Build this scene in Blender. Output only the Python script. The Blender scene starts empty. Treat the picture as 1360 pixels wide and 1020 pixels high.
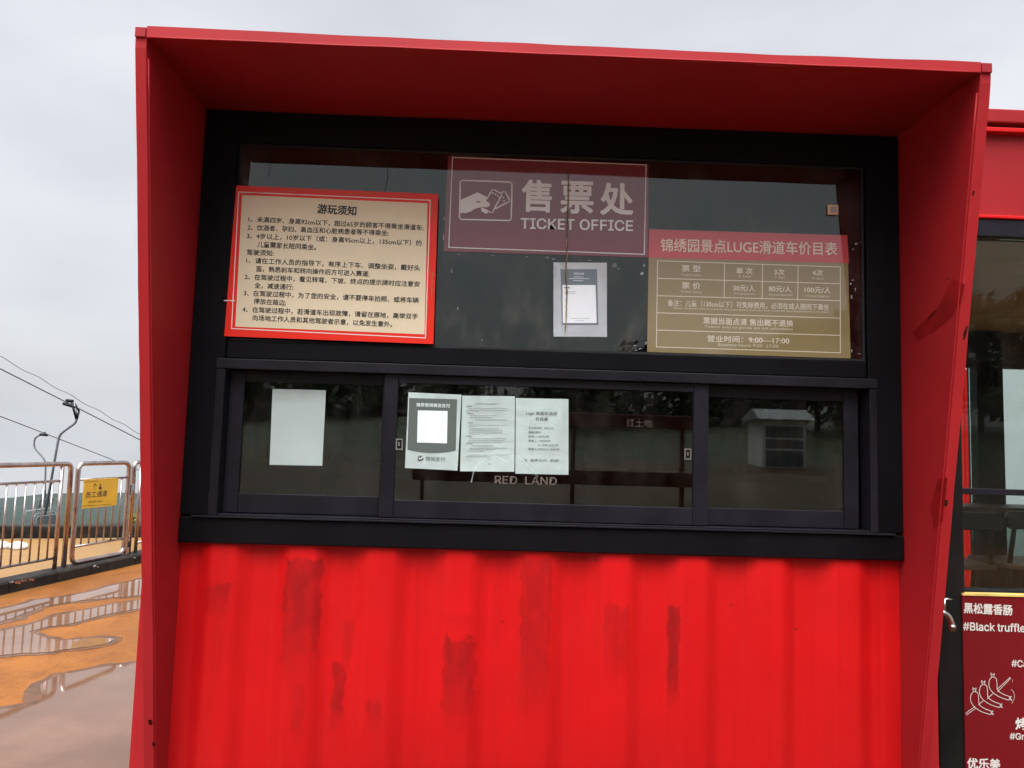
import bpy, bmesh, math, random
from mathutils import Vector, Matrix, noise
random.seed(7)
SC = bpy.context.scene
COL = SC.collection

# ------------------------------------------------------------------ camera
F_PX, PITCH, YAW, ROLL = 1000.0, 0.08391, -0.02488, 0.02919
CAM = Vector((-0.22316, -2.98638, 1.53118))
_f = Vector((-math.sin(YAW)*math.cos(PITCH), math.cos(YAW)*math.cos(PITCH), math.sin(PITCH)))
_r0 = Vector((math.cos(YAW), math.sin(YAW), 0)); _u0 = _r0.cross(_f)
_r = math.cos(ROLL)*_r0 + math.sin(ROLL)*_u0
_u = -math.sin(ROLL)*_r0 + math.cos(ROLL)*_u0
cam_d = bpy.data.cameras.new('camera'); cam = bpy.data.objects.new('camera', cam_d); COL.objects.link(cam)
cam_d.sensor_width = 36; cam_d.lens = F_PX/1360*36; cam_d.clip_start = .05; cam_d.clip_end = 5000
cam.matrix_world = Matrix(((_r.x, _u.x, -_f.x, CAM.x), (_r.y, _u.y, -_f.y, CAM.y), (_r.z, _u.z, -_f.z, CAM.z), (0, 0, 0, 1)))
SC.camera = cam

# ------------------------------------------------------------------ sky, sun, exposure
SUN_EL, SUN_AZ = math.radians(68), math.radians(196)      # azimuth from +Y clockwise: behind the camera
wd = bpy.data.worlds.new('World'); SC.world = wd; wd.use_nodes = True
nt = wd.node_tree; nt.nodes.clear()
def wn(t, **k):
    n = nt.nodes.new(t)
    for a, b in k.items(): setattr(n, a, b)
    return n
out = wn('ShaderNodeOutputWorld')
sky = wn('ShaderNodeTexSky', sky_type='NISHITA', sun_disc=False, sun_elevation=SUN_EL, sun_rotation=SUN_AZ, dust_density=6.0, air_density=1.0)
bg1 = wn('ShaderNodeBackground'); bg1.inputs[1].default_value = .035
nt.links.new(sky.outputs[0], bg1.inputs[0])
tc = wn('ShaderNodeTexCoord')
nz = wn('ShaderNodeTexNoise'); nz.inputs['Scale'].default_value = 1.7; nz.inputs['Detail'].default_value = 4; nz.inputs['Roughness'].default_value = .5
mp = wn('ShaderNodeMapping'); mp.inputs['Scale'].default_value = (1, 1, 2.6); nt.links.new(tc.outputs['Generated'], mp.inputs[0]); nt.links.new(mp.outputs[0], nz.inputs[0])
ramp = wn('ShaderNodeValToRGB'); ramp.color_ramp.elements[0].position = .22; ramp.color_ramp.elements[1].position = .76
ramp.color_ramp.elements[0].color = (.52, .54, .575, 1); ramp.color_ramp.elements[1].color = (.88, .88, .905, 1)
nt.links.new(nz.outputs[0], ramp.inputs[0])
# the overcast is brightest round the hidden sun
vd = wn('ShaderNodeVectorMath', operation='DOT_PRODUCT')
sd = Vector((math.sin(SUN_AZ)*math.cos(SUN_EL), math.cos(SUN_AZ)*math.cos(SUN_EL), math.sin(SUN_EL)))
vd.inputs[1].default_value = sd
nt.links.new(tc.outputs['Generated'], vd.inputs[0])
mr = wn('ShaderNodeMapRange', interpolation_type='SMOOTHSTEP'); mr.inputs[1].default_value = .68; mr.inputs[2].default_value = 1.0; mr.inputs[4].default_value = 15.0
nt.links.new(vd.outputs['Value'], mr.inputs[0])
sy = wn('ShaderNodeSeparateXYZ'); nt.links.new(tc.outputs['Generated'], sy.inputs[0])
my = wn('ShaderNodeMapRange', interpolation_type='SMOOTHSTEP'); my.inputs[1].default_value = -.2; my.inputs[2].default_value = .7; my.inputs[3].default_value = .74; my.inputs[4].default_value = .95
nt.links.new(sy.outputs[1], my.inputs[0]); nt.links.new(my.outputs[0], mr.inputs[3])
bg2 = wn('ShaderNodeBackground'); nt.links.new(ramp.outputs[0], bg2.inputs[0]); nt.links.new(mr.outputs[0], bg2.inputs[1])
add = wn('ShaderNodeAddShader'); nt.links.new(bg1.outputs[0], add.inputs[0]); nt.links.new(bg2.outputs[0], add.inputs[1])
nt.links.new(add.outputs[0], out.inputs[0])
sl = bpy.data.lights.new('sun', 'SUN'); sl.energy = 1.5; sl.angle = math.radians(22); sl.color = (1, .97, .93)
so = bpy.data.objects.new('sun', sl); COL.objects.link(so)
so.rotation_euler = (-sd).to_track_quat('-Z', 'Y').to_euler()
SC.view_settings.view_transform = 'Standard'; SC.view_settings.look = 'None'; SC.view_settings.gamma = 1
SC.view_settings.exposure = 0.0
SC.cycles.max_bounces = 8; SC.cycles.transparent_max_bounces = 12; SC.cycles.volume_bounces = 1
SC.cycles.use_denoising = True

# ------------------------------------------------------------------ photo measurements -> world
def ray(x, y): return _f*F_PX + _r*(x-680) - _u*(y-510)
def fp(x, y, Y=0.0):
    d = ray(x, y); return CAM + d*((Y-CAM.y)/d.y)
def gp(x, y, Z=0.0):
    d = ray(x, y); return CAM + d*((Z-CAM.z)/d.z)
def pp(x, y, o, n):
    d = ray(x, y); return CAM + d*((o-CAM).dot(n)/d.dot(n))
def mirrored(x, y, dist):                     # where a thing seen in the window panes stands, behind the camera
    p = fp(x, y, dist); return Vector((p.x, -dist, p.z))

# ------------------------------------------------------------------ object helpers
def tag(o, label, cat, group=None):
    o['label'] = label; o['category'] = cat
    if group: o['group'] = group
    return o
def thing(name, label, cat, loc=(0, 0, 0), group=None):
    o = bpy.data.objects.new(name, None); COL.objects.link(o); o.location = loc; o.empty_display_size = .1
    return tag(o, label, cat, group)
def wmat(o):
    m = Matrix.Translation(o.location)
    return wmat(o.parent) @ m if o.parent else m
def obj(name, bm, mats, parent=None, smooth=False, bevel=0, label=None):
    """mesh given in world coordinates; parent offset removed"""
    if not isinstance(mats, (list, tuple)): mats = [mats]
    me = bpy.data.meshes.new(name)
    bmesh.ops.recalc_face_normals(bm, faces=bm.faces) if smooth != 'flat' and not bm.faces == 0 else None
    if parent:
        off = wmat(parent).translation
        bmesh.ops.translate(bm, vec=-off, verts=bm.verts)
    bm.to_mesh(me); bm.free()
    for m in mats: me.materials.append(m)
    if smooth is True:
        for p in me.polygons: p.use_smooth = True
    o = bpy.data.objects.new(name, me); COL.objects.link(o)
    if parent: o.parent = parent
    if bevel:
        b = o.modifiers.new('bevel', 'BEVEL'); b.width = bevel; b.segments = 2; b.limit_method = 'ANGLE'; b.angle_limit = math.radians(40)
    if label: o['label'] = label
    return o
def structure(name, bm, m, **k):
    o = obj(name, bm, m, **k); o['kind'] = 'structure'; return o
def B(): return bmesh.new()
def box(bm, x0, x1, y0, y1, z0, z1, mi=0):
    v = [bm.verts.new((x, y, z)) for z in (z0, z1) for y in (y0, y1) for x in (x0, x1)]
    for f in ((0, 2, 3, 1), (4, 5, 7, 6), (0, 1, 5, 4), (2, 6, 7, 3), (0, 4, 6, 2), (1, 3, 7, 5)):
        bm.faces.new([v[i] for i in f]).material_index = mi
    return bm
def obox(bm, o, ax, ay, az, mi=0):
    """box from corner o with edge vectors"""
    v = [bm.verts.new(o + ax*i + ay*j + az*k) for k in (0, 1) for j in (0, 1) for i in (0, 1)]
    for f in ((0, 2, 3, 1), (4, 5, 7, 6), (0, 1, 5, 4), (2, 6, 7, 3), (0, 4, 6, 2), (1, 3, 7, 5)):
        bm.faces.new([v[i] for i in f]).material_index = mi
def poly(bm, pts, mi=0):
    f = bm.faces.new([bm.verts.new(p) for p in pts]); f.material_index = mi; return f
def prism(bm, pts, vec, mi=0):
    a = [bm.verts.new(p) for p in pts]; b = [bm.verts.new(Vector(p)+Vector(vec)) for p in pts]
    n = len(a)
    bm.faces.new(a).material_index = mi; bm.faces.new(b[::-1]).material_index = mi
    for i in range(n): bm.faces.new((a[i], b[i], b[(i+1) % n], a[(i+1) % n])).material_index = mi
def rounded(pts, rad, n=6, closed=False):
    pts = [Vector(p) for p in pts]; res = []
    N = len(pts)
    for i, p in enumerate(pts):
        if not closed and i in (0, N-1): res.append(p); continue
        a = (pts[i-1]-p); b = (pts[(i+1) % N]-p); r = min(rad, a.length*.45, b.length*.45)
        s = p + a.normalized()*r; e = p + b.normalized()*r
        for k in range(n+1):
            t = k/n; res.append(s*(1-t)**2 + p*2*t*(1-t) + e*t*t)
    return res
def tube(bm, pts, r, seg=10, closed=False, mi=0):
    pts = [Vector(p) for p in pts]; N = len(pts); rings = []; up = None
    for i, p in enumerate(pts):
        if closed: t = pts[(i+1) % N]-pts[i-1]
        else: t = pts[min(i+1, N-1)]-pts[max(i-1, 0)]
        t.normalize()
        if up is None:
            up = Vector((0, 0, 1)) if abs(t.z) < .9 else Vector((1, 0, 0))
        up = (up - t*up.dot(t)).normalized(); s = t.cross(up)
        rr = r[i] if isinstance(r, (list, tuple)) else r
        rings.append([bm.verts.new(p + (up*math.cos(a)+s*math.sin(a))*rr) for a in [2*math.pi*k/seg for k in range(seg)]])
    M = N if closed else N-1
    for i in range(M):
        A, Bq = rings[i], rings[(i+1) % N]
        for k in range(seg):
            f = bm.faces.new((A[k], A[(k+1) % seg], Bq[(k+1) % seg], Bq[k])); f.material_index = mi; f.smooth = True
    if not closed:
        bm.faces.new(rings[0][::-1]).material_index = mi; bm.faces.new(rings[-1]).material_index = mi
def revolve(bm, prof, c, seg=20, mi=0):
    rings = [[bm.verts.new((c[0]+r*math.cos(2*math.pi*k/seg), c[1]+r*math.sin(2*math.pi*k/seg), c[2]+z)) for k in range(seg)] for r, z in prof]
    for A, Bq in zip(rings, rings[1:]):
        for k in range(seg):
            f = bm.faces.new((A[k], A[(k+1) % seg], Bq[(k+1) % seg], Bq[k])); f.material_index = mi; f.smooth = True
    bm.faces.new(rings[0][::-1]).material_index = mi; bm.faces.new(rings[-1]).material_index = mi

# ------------------------------------------------------------------ materials
class N:
    """tiny node builder"""
    def __init__(s, name):
        s.m = bpy.data.materials.new(name); s.m.use_nodes = True; s.t = s.m.node_tree; s.t.nodes.clear()
        s.out = s.t.nodes.new('ShaderNodeOutputMaterial')
    def n(s, ty, **k):
        x = s.t.nodes.new(ty)
        for a, b in k.items(): setattr(x, a, b)
        return x
    def l(s, a, b): s.t.links.new(a, b)
    def val(s, sock, v):
        if hasattr(v, 'default_value') or hasattr(v, 'is_linked'): s.l(v, sock)
        else: sock.default_value = v
    def math(s, op, a, b=0.0, c=0.0, clamp=False):
        x = s.n('ShaderNodeMath', operation=op, use_clamp=clamp)
        s.val(x.inputs[0], a); s.val(x.inputs[1], b)
        if op in ('MULTIPLY_ADD', 'SMOOTH_MIN'): s.val(x.inputs[2], c)
        return x.outputs[0]
    def pos(s, sx=1, sy=1, sz=1):
        g = s.n('ShaderNodeNewGeometry'); m = s.n('ShaderNodeMapping'); m.inputs['Scale'].default_value = (sx, sy, sz)
        s.l(g.outputs['Position'], m.inputs[0]); return m.outputs[0]
    def noise(s, scale, detail=4, rough=.55, vec=None, dist=0):
        x = s.n('ShaderNodeTexNoise'); x.inputs['Scale'].default_value = scale; x.inputs['Detail'].default_value = detail
        x.inputs['Roughness'].default_value = rough; x.inputs['Distortion'].default_value = dist
        s.l(vec if vec is not None else s.pos(), x.inputs[0]); return x.outputs[0]
    def rng(s, v, a, b, c=0., d=1., smooth=True):
        x = s.n('ShaderNodeMapRange', interpolation_type='SMOOTHSTEP' if smooth else 'LINEAR')
        s.val(x.inputs[0], v)
        for i, q in enumerate((a, b, c, d)): s.val(x.inputs[i+1], q)
        return x.outputs[0]
    def mix(s, fac, a, b, blend='MIX'):
        x = s.n('ShaderNodeMix', data_type='RGBA', blend_type=blend)
        s.val(x.inputs[0], fac)
        for i, q in ((6, a), (7, b)):
            if isinstance(q, tuple): x.inputs[i].default_value = (*q, 1) if len(q) == 3 else q
            else: s.l(q, x.inputs[i])
        return x.outputs[2]
    def bsdf(s, col, rough=.5, metal=0., spec=.5, bump=None, bstr=.2, bdist=.01, coat=0., alpha=None):
        p = s.n('ShaderNodeBsdfPrincipled')
        if isinstance(col, tuple): p.inputs['Base Color'].default_value = (*col, 1)
        else: s.l(col, p.inputs['Base Color'])
        s.val(p.inputs['Roughness'], rough); s.val(p.inputs['Metallic'], metal)
        p.inputs['Specular IOR Level'].default_value = spec; p.inputs['Coat Weight'].default_value = coat; p.inputs['Coat Roughness'].default_value = .02
        if bump is not None:
            b = s.n('ShaderNodeBump'); b.inputs['Strength'].default_value = bstr; b.inputs['Distance'].default_value = bdist
            s.l(bump, b.inputs['Height']); s.l(b.outputs[0], p.inputs['Normal'])
        if alpha is not None: s.val(p.inputs['Alpha'], alpha)
        s.l(p.outputs[0], s.out.inputs[0]); return s.m
def plain(name, col, rough=.5, metal=0., spec=.5, var=.12, scale=9, bstr=.0, coat=0.):
    k = N(name); nz = k.noise(scale, 5, .6)
    c2 = tuple(max(0, c*(1-var*2)) for c in col); c1 = tuple(min(1, c*(1+var)) for c in col)
    f = k.rng(nz, .3, .7)
    c = k.mix(f, c2, c1); r = k.math('MULTIPLY_ADD', f, -.15*rough, rough*1.08)
    return k.bsdf(c, r, metal, spec, bump=nz if bstr else None, bstr=bstr, coat=coat)

RED = (.53, .0055, .0065)
def red_paint(name, red=RED, stains=None, rough=.42):
    k = N(name)
    n1 = k.noise(2.3, 5, .6); n2 = k.noise(60, 3, .6); n3 = k.noise(9, 6, .65, vec=k.pos(1, 1, .35))
    c = k.mix(k.rng(n1, .3, .75), tuple(q*.86 for q in red), red)
    # faint dust film, and chips of rust
    c = k.mix(k.math('MULTIPLY', k.rng(n3, .50, .85), .16), c, (.36, .016, .014))
    r = k.math('MULTIPLY_ADD', n3, .25, rough-.1)
    if stains:
        g = k.n('ShaderNodeNewGeometry'); sx = k.n('ShaderNodeSeparateXYZ'); k.l(g.outputs['Position'], sx.inputs[0])
        w1 = k.noise(14, 4, .6); w2 = k.noise(34, 4, .65, vec=k.pos(1, 1, .5))
        px = k.math('ADD', k.math('MULTIPLY_ADD', w1, .05, -.025), sx.outputs[0])
        px = k.math('ADD', px, k.math('MULTIPLY_ADD', w2, .018, -.009))
        pz = k.math('ADD', k.math('MULTIPLY_ADD', w1, .16, -.08), sx.outputs[2])
        tot = None
        blot = k.rng(k.noise(26, 5, .7, vec=k.pos(1, 1, .3)), .30, .62, .45, 1.)
        for x0, x1, z0, z1, st, soft in stains:
            a = k.math('MULTIPLY', k.rng(px, x0-.004, x0+.004), k.rng(px, x1-.004, x1+.004, 1., 0.))
            b = k.math('MULTIPLY', k.rng(pz, z0, z0+soft), k.rng(pz, z1-.02, z1, 1., 0.))
            q = k.math('MULTIPLY', k.math('MULTIPLY', a, b), st)
            tot = q if tot is None else k.math('MAXIMUM', tot, q)
        tot = k.math('MULTIPLY', k.math('MULTIPLY', tot, blot), 1.1, clamp=True)
        c = k.mix(tot, c, (.22, .0035, .0035))
        r = k.math('MULTIPLY_ADD', tot, .1, r)
    if stains:
        st1 = k.noise(1, 5, .6, vec=k.pos(46, 1, .9)); st2 = k.noise(1, 4, .6, vec=k.pos(15, 1, .5))
        c = k.mix(k.math('MULTIPLY', k.rng(st1, .52, .74), .30), c, (.27, .004, .004)); c = k.mix(k.math('MULTIPLY', k.rng(st2, .5, .75), .22), c, (.33, .005, .005))
        low = k.rng(k.math('ADD', sx.outputs[2], k.math('MULTIPLY', st1, .5)), .35, 1.05, .5, 0.); c = k.mix(low, c, (.30, .006, .006))
    chip = k.rng(k.noise(23, 3, .7), .735, .76)
    c = k.mix(chip, c, (.10, .018, .012))
    return k.bsdf(c, r, 0, .18, bump=n2, bstr=.05, bdist=.002)
M = {}
M['red'] = red_paint('red_paint')
def S(x0, x1, y0, y1, st, soft=.12):
    a = fp(x0, y0); b = fp(x1, y1); return (a.x, b.x, b.z, a.z, st, soft)
M['red_wall'] = red_paint('red_wall_paint', stains=[
    S(379, 419, 738, 930, .75, .35), S(274, 301, 772, 830, .55), S(440, 452, 876, 975, .75, .1), S(487, 505, 925, 985, .6, .15),
    S(589, 627, 845, 1000, .75, .3), S(589, 627, 812, 845, .35), S(694, 727, 738, 990, .55, .35), S(802, 834, 800, 925, .42, .2),
    S(889, 901, 802, 950, .85, .12), S(455, 466, 820, 905, .35), S(391, 400, 905, 1015, .4, .2), S(570, 582, 840, 870, .25)])
M['red_hood'] = red_paint('red_weathered_shaded_hood', (.33, .0125, .0160), rough=.5)  # weathered red, darkened further so the soffit's shade reads deeper
M['red_dull'] = red_paint('red_dull_paint', (.27, .010, .013), rough=.5)  # duller, darker red; on the cafe fascia it stands in for shade
k = N('frame_metal'); nz = k.noise(40, 4, .6); nb = k.noise(4, 4, .6)
c = k.mix(k.rng(nb, .3, .75), (.0065, .006, .0085), (.012, .011, .016)); c = k.mix(k.rng(k.noise(110, 3, .7), .66, .74, 0, .6), c, (.10, .095, .10))
M['frame'] = k.bsdf(c, k.math('MULTIPLY_ADD', nb, .2, .33), .0, .16, bump=nz, bstr=.04, bdist=.001)
M['frame_dark'] = plain('frame_dark', (.004, .0037, .005), .5, spec=.09, var=.2, scale=5)
M['black'] = plain('black_metal', (.006, .006, .006), .5, spec=.15, var=.25, scale=5)
M['black_plastic'] = plain('black_plastic', (.012, .012, .013), .35, var=.2)
M['rubber'] = plain('rubber_seal', (.008, .008, .008), .7)
def glass(name, tint, ior, rough=0.0, dirt=.0):
    k = N(name); fr = k.n('ShaderNodeFresnel'); fr.inputs[0].default_value = ior
    t = k.n('ShaderNodeBsdfTransparent'); t.inputs[0].default_value = (*tint, 1)
    g = k.n('ShaderNodeBsdfGlossy'); g.inputs['Roughness'].default_value = rough; g.inputs['Color'].default_value = (.94, 1, .96, 1)
    mx = k.n('ShaderNodeMixShader'); k.l(fr.outputs[0], mx.inputs[0]); k.l(t.outputs[0], mx.inputs[1]); k.l(g.outputs[0], mx.inputs[2])
    d = k.n('ShaderNodeBsdfDiffuse'); d.inputs[0].default_value = (.45, .42, .36, 1)
    m2 = k.n('ShaderNodeMixShader')
    df = k.math('MULTIPLY', k.rng(k.noise(7, 6, .7, vec=k.pos(1, 1, .5)), .4, .8), dirt)
    k.l(df, m2.inputs[0]); k.l(mx.outputs[0], m2.inputs[1]); k.l(d.outputs[0], m2.inputs[2]); k.l(m2.outputs[0], k.out.inputs[0])
    return k.m
M['glass_film'] = glass('tinted_glass', (.16, .18, .16), 1.72, .0, .11)
M['glass'] = glass('window_glass', (.46, .50, .44), 1.62, .0, .035)
M['glass_cafe'] = glass('cafe_glass', (.86, .90, .88), 1.30, .0, .012)
def sheet(name, col, rough=.3, spec=.5, var=.07):
    k = N(name); n1 = k.noise(5, 5, .6); n2 = k.noise(11, 3, .5)
    c = k.mix(k.rng(n1, .3, .75), tuple(q*(1-var) for q in col), col)
    return k.bsdf(c, k.math('MULTIPLY_ADD', n1, .12, rough-.05), 0, spec, bump=n2, bstr=.03, bdist=.004)
M['paper'] = sheet('white_paper', (.74, .85, .82), .55)
M['paper_up'] = sheet('white_paper_sheet', (.86, .91, .95), .45)
M['poster_red'] = sheet('notice_red', (.74, .024, .010), .32, .3)
M['poster_cream'] = sheet('notice_cream', (.70, .60, .41), .42)
M['white_ink'] = sheet('white_ink', (.75, .70, .66), .4)
M['ink'] = plain('black_ink', (.012, .011, .012), .5)
M['grey_ink'] = plain('grey_ink', (.09, .095, .10), .6)
M['pale_ink'] = plain('pale_grey_ink', (.28, .32, .32), .6)
M['card_grey'] = sheet('card_grey', (.085, .105, .095), .5)
M['card_blue'] = sheet('card_blue_grey', (.15, .19, .22), .5)
M['tick_red'] = sheet('sign_maroon', (.17, .040, .048), .03, 1.0)
M['tick_white'] = sheet('sign_white', (.72, .73, .73), .03, 1.0)
M['tan'] = sheet('board_tan', (.24, .185, .085), .03, 1.0)
M['band'] = sheet('board_red', (.50, .065, .075), .03, 1.0)
M['board_white'] = sheet('board_white', (.68, .62, .50), .03, 1.0)
M['rust_line'] = plain('rust_stain', (.11, .035, .010), .6, var=.4, scale=40)
M['rust_halo'] = plain('rust_halo', (.34, .24, .07), .6, var=.3, scale=40)
M['residue'] = plain('tape_residue', (.30, .31, .31), .4, var=.4, scale=60)
M['steel'] = plain('brushed_steel', (.55, .55, .54), .25, 1.0, var=.1, scale=40)
M['orange'] = plain('orange_plastic', (1.0, .72, .45), .4)
M['lilac'] = plain('lilac_plastic', (.5, .45, .52), .4)
M['wall_in'] = plain('interior_wall', (.045, .042, .036), .8)
M['red_in'] = plain('interior_red', (.16, .022, .018), .55)
M['brown_in'] = plain('interior_brown', (.11, .06, .03), .6)
def vinyl(name, col, al):
    k = N(name); d = k.n('ShaderNodeBsdfDiffuse'); d.inputs[0].default_value = (*col, 1); t = k.n('ShaderNodeBsdfTransparent'); mx = k.n('ShaderNodeMixShader')
    k.l(k.rng(k.noise(30, 4, .6), .25, .7, al*.35, al), mx.inputs[0]); k.l(t.outputs[0], mx.inputs[1]); k.l(d.outputs[0], mx.inputs[2]); k.l(mx.outputs[0], k.out.inputs[0]); return k.m
M['decal'] = vinyl('window_vinyl', (.80, .84, .86), .30); M['decal_dim'] = vinyl('faint_window_vinyl', (.26, .20, .17), .32)

# ------------------------------------------------------------------ lettering
_tc = bpy.data.curves.new('lettering_source', 'FONT'); _to = bpy.data.objects.new('lettering_source', _tc)
def builtin_font(n):                              # fonts that come with Blender itself; its default font otherwise
    try: return bpy.data.fonts.load(bpy.utils.system_resource('DATAFILES') + '/fonts/' + n)
    except Exception: return None
_latin, _cjk = builtin_font('Inter.woff2'), None
_default = _tc.font
_cache = {}
def glyphs(s):
    if s not in _cache:
        _tc.body = s; _tc.size = 1; _tc.resolution_u = 3
        f_ = _latin if all(ord(ch) < 0x2000 for ch in s) else _cjk
        if f_ or _default: _tc.font = f_ or _default
        me = bpy.data.meshes.new_from_object(_to)
        vs = [(v.co.x, v.co.y) for v in me.vertices]; fs = [tuple(p.vertices) for p in me.polygons]
        bpy.data.meshes.remove(me)
        xs = [v[0] for v in vs] or [0]; ys = [v[1] for v in vs] or [0]
        _cache[s] = (vs, fs, min(xs), max(xs), min(ys), max(ys))
    return _cache[s]
def text(bm, s, A, Bp, h, bold=.0, mi=0):
    """s from point A to point Bp (both on the middle line), total ink height h metres; bold = stroke growth in em, made of shifted copies"""
    vs, fs, x0, x1, y0, y1 = glyphs(s)
    bold *= .5; x0 -= bold; x1 += bold; y0 -= bold; y1 += bold
    ex = (Bp-A); up = Vector((0, 0, 1)); up = (up - ex.normalized()*up.dot(ex.normalized())).normalized(); n = ex.cross(up).normalized()
    m = 0 if bold <= 0 else (4 if bold < .012 else 8)
    shifts = [(0, 0)] + [(bold*math.cos(2*math.pi*(j+.5)/m), bold*math.sin(2*math.pi*(j+.5)/m)) for j in range(m)]
    for q, (sx, sy) in enumerate(shifts):
        vv = [bm.verts.new(A + ex*((x+sx-x0)/(x1-x0)) + up*(((y+sy-y0)/(y1-y0)-.5)*h) + n*(.00004*q)) for x, y in vs]
        for f in fs:
            try: bm.faces.new([vv[i] for i in f]).material_index = mi
            except ValueError: pass
class Sheet:
    """things printed on a flat upright sheet; coordinates measured in the photo are carried to the sheet's own plane"""
    def __init__(s, Y=None, o=None, n=None):
        s.o = Vector((0, Y, 0)) if o is None else o; s.n = Vector((0, -1, 0)) if n is None else n
    def at(s, x, y, lift=0):
        return pp(x, y, s.o + s.n*lift, s.n)
    def px(s, x, y, d): return (s.at(x, y-d/2)-s.at(x, y+d/2)).length
    def text(s, bm, t, a, b, h, bold=0., mi=0, lift=.0014):
        text(bm, t, s.at(*a, lift), s.at(*b, lift), s.px(*a, h), bold, mi)
    def ctext(s, bm, t, c, w, h, bold=0., mi=0, slope=.032, lift=.0014):
        s.text(bm, t, (c[0]-w/2, c[1]-w/2*slope), (c[0]+w/2, c[1]+w/2*slope), h, bold, mi, lift)
    def quad(s, bm, pts, lift=.0007, mi=0): poly(bm, [s.at(x, y, lift) for x, y in pts], mi)
    def slab(s, bm, pts, t=.001, mi=0): prism(bm, [s.at(x, y) for x, y in pts], s.n*t, mi)
    def line(s, bm, pts, w, closed=False, lift=.0014, mi=0):
        P = [s.at(x, y, lift) for x, y in pts]; n = len(P); wid = s.px(*pts[0], w)/2
        if closed: P = P + [P[0], P[1]]
        for i in range(len(P)-1 - (1 if closed else 0)):
            d = (P[i+1]-P[i]).normalized(); q = d.cross(s.n)*wid; e = d*wid
            z = s.n*(.00012*(i % 2))
            poly(bm, [P[i]-q-e+z, P[i+1]-q+e+z, P[i+1]+q+e+z, P[i]+q-e+z], mi)

exec_order = []
# ================================================================== GROUND, PUDDLES, FAR HILLS
k = N('wet_mud'); n1 = k.noise(.7, 6, .62, dist=.6); n2 = k.noise(5, 6, .65, vec=k.pos(1, .6, 1)); n3 = k.noise(45, 4, .7)
c = k.mix(k.rng(n1, .32, .68), (.17, .058, .0100), (.235, .088, .019)); c = k.mix(k.rng(n2, .45, .75, 0, .6), c, (.11, .036, .009))
c = k.mix(k.rng(n3, .62, .72, 0, .5), c, (.07, .028, .010))
gx = k.n('ShaderNodeNewGeometry'); sp = k.n('ShaderNodeSeparateXYZ'); k.l(gx.outputs['Position'], sp.inputs[0])
far = k.rng(k.math('ADD', sp.outputs[0], k.math('MULTIPLY', n2, .6)), -5.0, -4.2, 1., 0.)
c = k.mix(k.math('MULTIPLY', far, .8), c, (.24, .145, .055))
back = k.rng(sp.outputs[1], -12., -8., 1., 0.)
c = k.mix(back, c, k.mix(k.rng(n1, .35, .65), (.060, .034, .017), (.085, .052, .028)))
grassy = k.rng(k.math('ADD', sp.outputs[1], k.math('MULTIPLY', n1, 3.)), -25., -24., 1., 0.)
c = k.mix(grassy, c, (.040, .046, .018))
near = k.math('MULTIPLY', k.rng(k.math('ADD', sp.outputs[0], k.math('MULTIPLY', n1, .5)), -2.15, -1.75), k.rng(sp.outputs[1], -12., -8., 0., 1.))
near = k.math('MULTIPLY', near, k.rng(sp.outputs[0], 2.2, 2.8, 1., 0.))  # stops short of the cafe, so brighter ground there lights its ceiling
c = k.mix(k.math('MULTIPLY', near, .93), c, (.022, .016, .012))  # unseen ground before the booth, darkened to cut bounce light on the soffit
M['mud'] = k.bsdf(c, k.math('ADD', k.rng(n1, .3, .7, .30, .62), k.math('MULTIPLY', near, .3)), 0, .4, bump=k.math('ADD', n2, k.math('MULTIPLY', n3, .4)), bstr=.8, bdist=.04)
k.l(k.rng(near, 0., 1., .14, .03), M['mud'].node_tree.nodes['Principled BSDF'].inputs['Specular IOR Level'])
k = N('muddy_water'); n1 = k.noise(1.3, 4, .6); c = k.mix(k.rng(n1, .35, .7), (.10, .050, .028), (.15, .080, .048))
M['puddle'] = k.bsdf(c, .03, 0, .5, bump=k.noise(6, 2, .5), bstr=.010, bdist=.01)
M['puddle'].node_tree.nodes['Principled BSDF'].inputs['IOR'].default_value = 1.5

M['damp'] = plain('damp_mud', (.095, .036, .010), .25, spec=.3, var=.25, scale=9, bstr=.25)
E0, E1 = gp(0, 716), gp(188, 714)                       # far terrace edge
ed = (E1-E0).normalized()
bm = B()
xs = [-60, -30, -12, -7, -5, -3, -1, 1, 4, 8, 14, 30, 60]
def edge_y(x): return E0.y + (x-E0.x)*ed.y/ed.x if x > -9 else E0.y + (-9-E0.x)*ed.y/ed.x
far_row = [bm.verts.new((x, 5.6 if x > .5 else min(edge_y(x), 12), 0)) for x in xs]
rows = [far_row]
for y in (4, 0, -4, -9, -14): rows.append([bm.verts.new((x, y, 0)) for x in xs])
for y, z in ((-18, .45), (-22, .95), (-26, 1.2), (-32, 1.9), (-40, 3.0), (-60, 4.5), (-120, 5.0)): rows.append([bm.verts.new((x*1.6, y, z)) for x in xs])
for a, b in zip(rows, rows[1:]):
    for i in range(len(xs)-1): bm.faces.new((a[i], a[i+1], b[i+1], b[i]))
structure('ground', bm, M['mud'])

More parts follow.
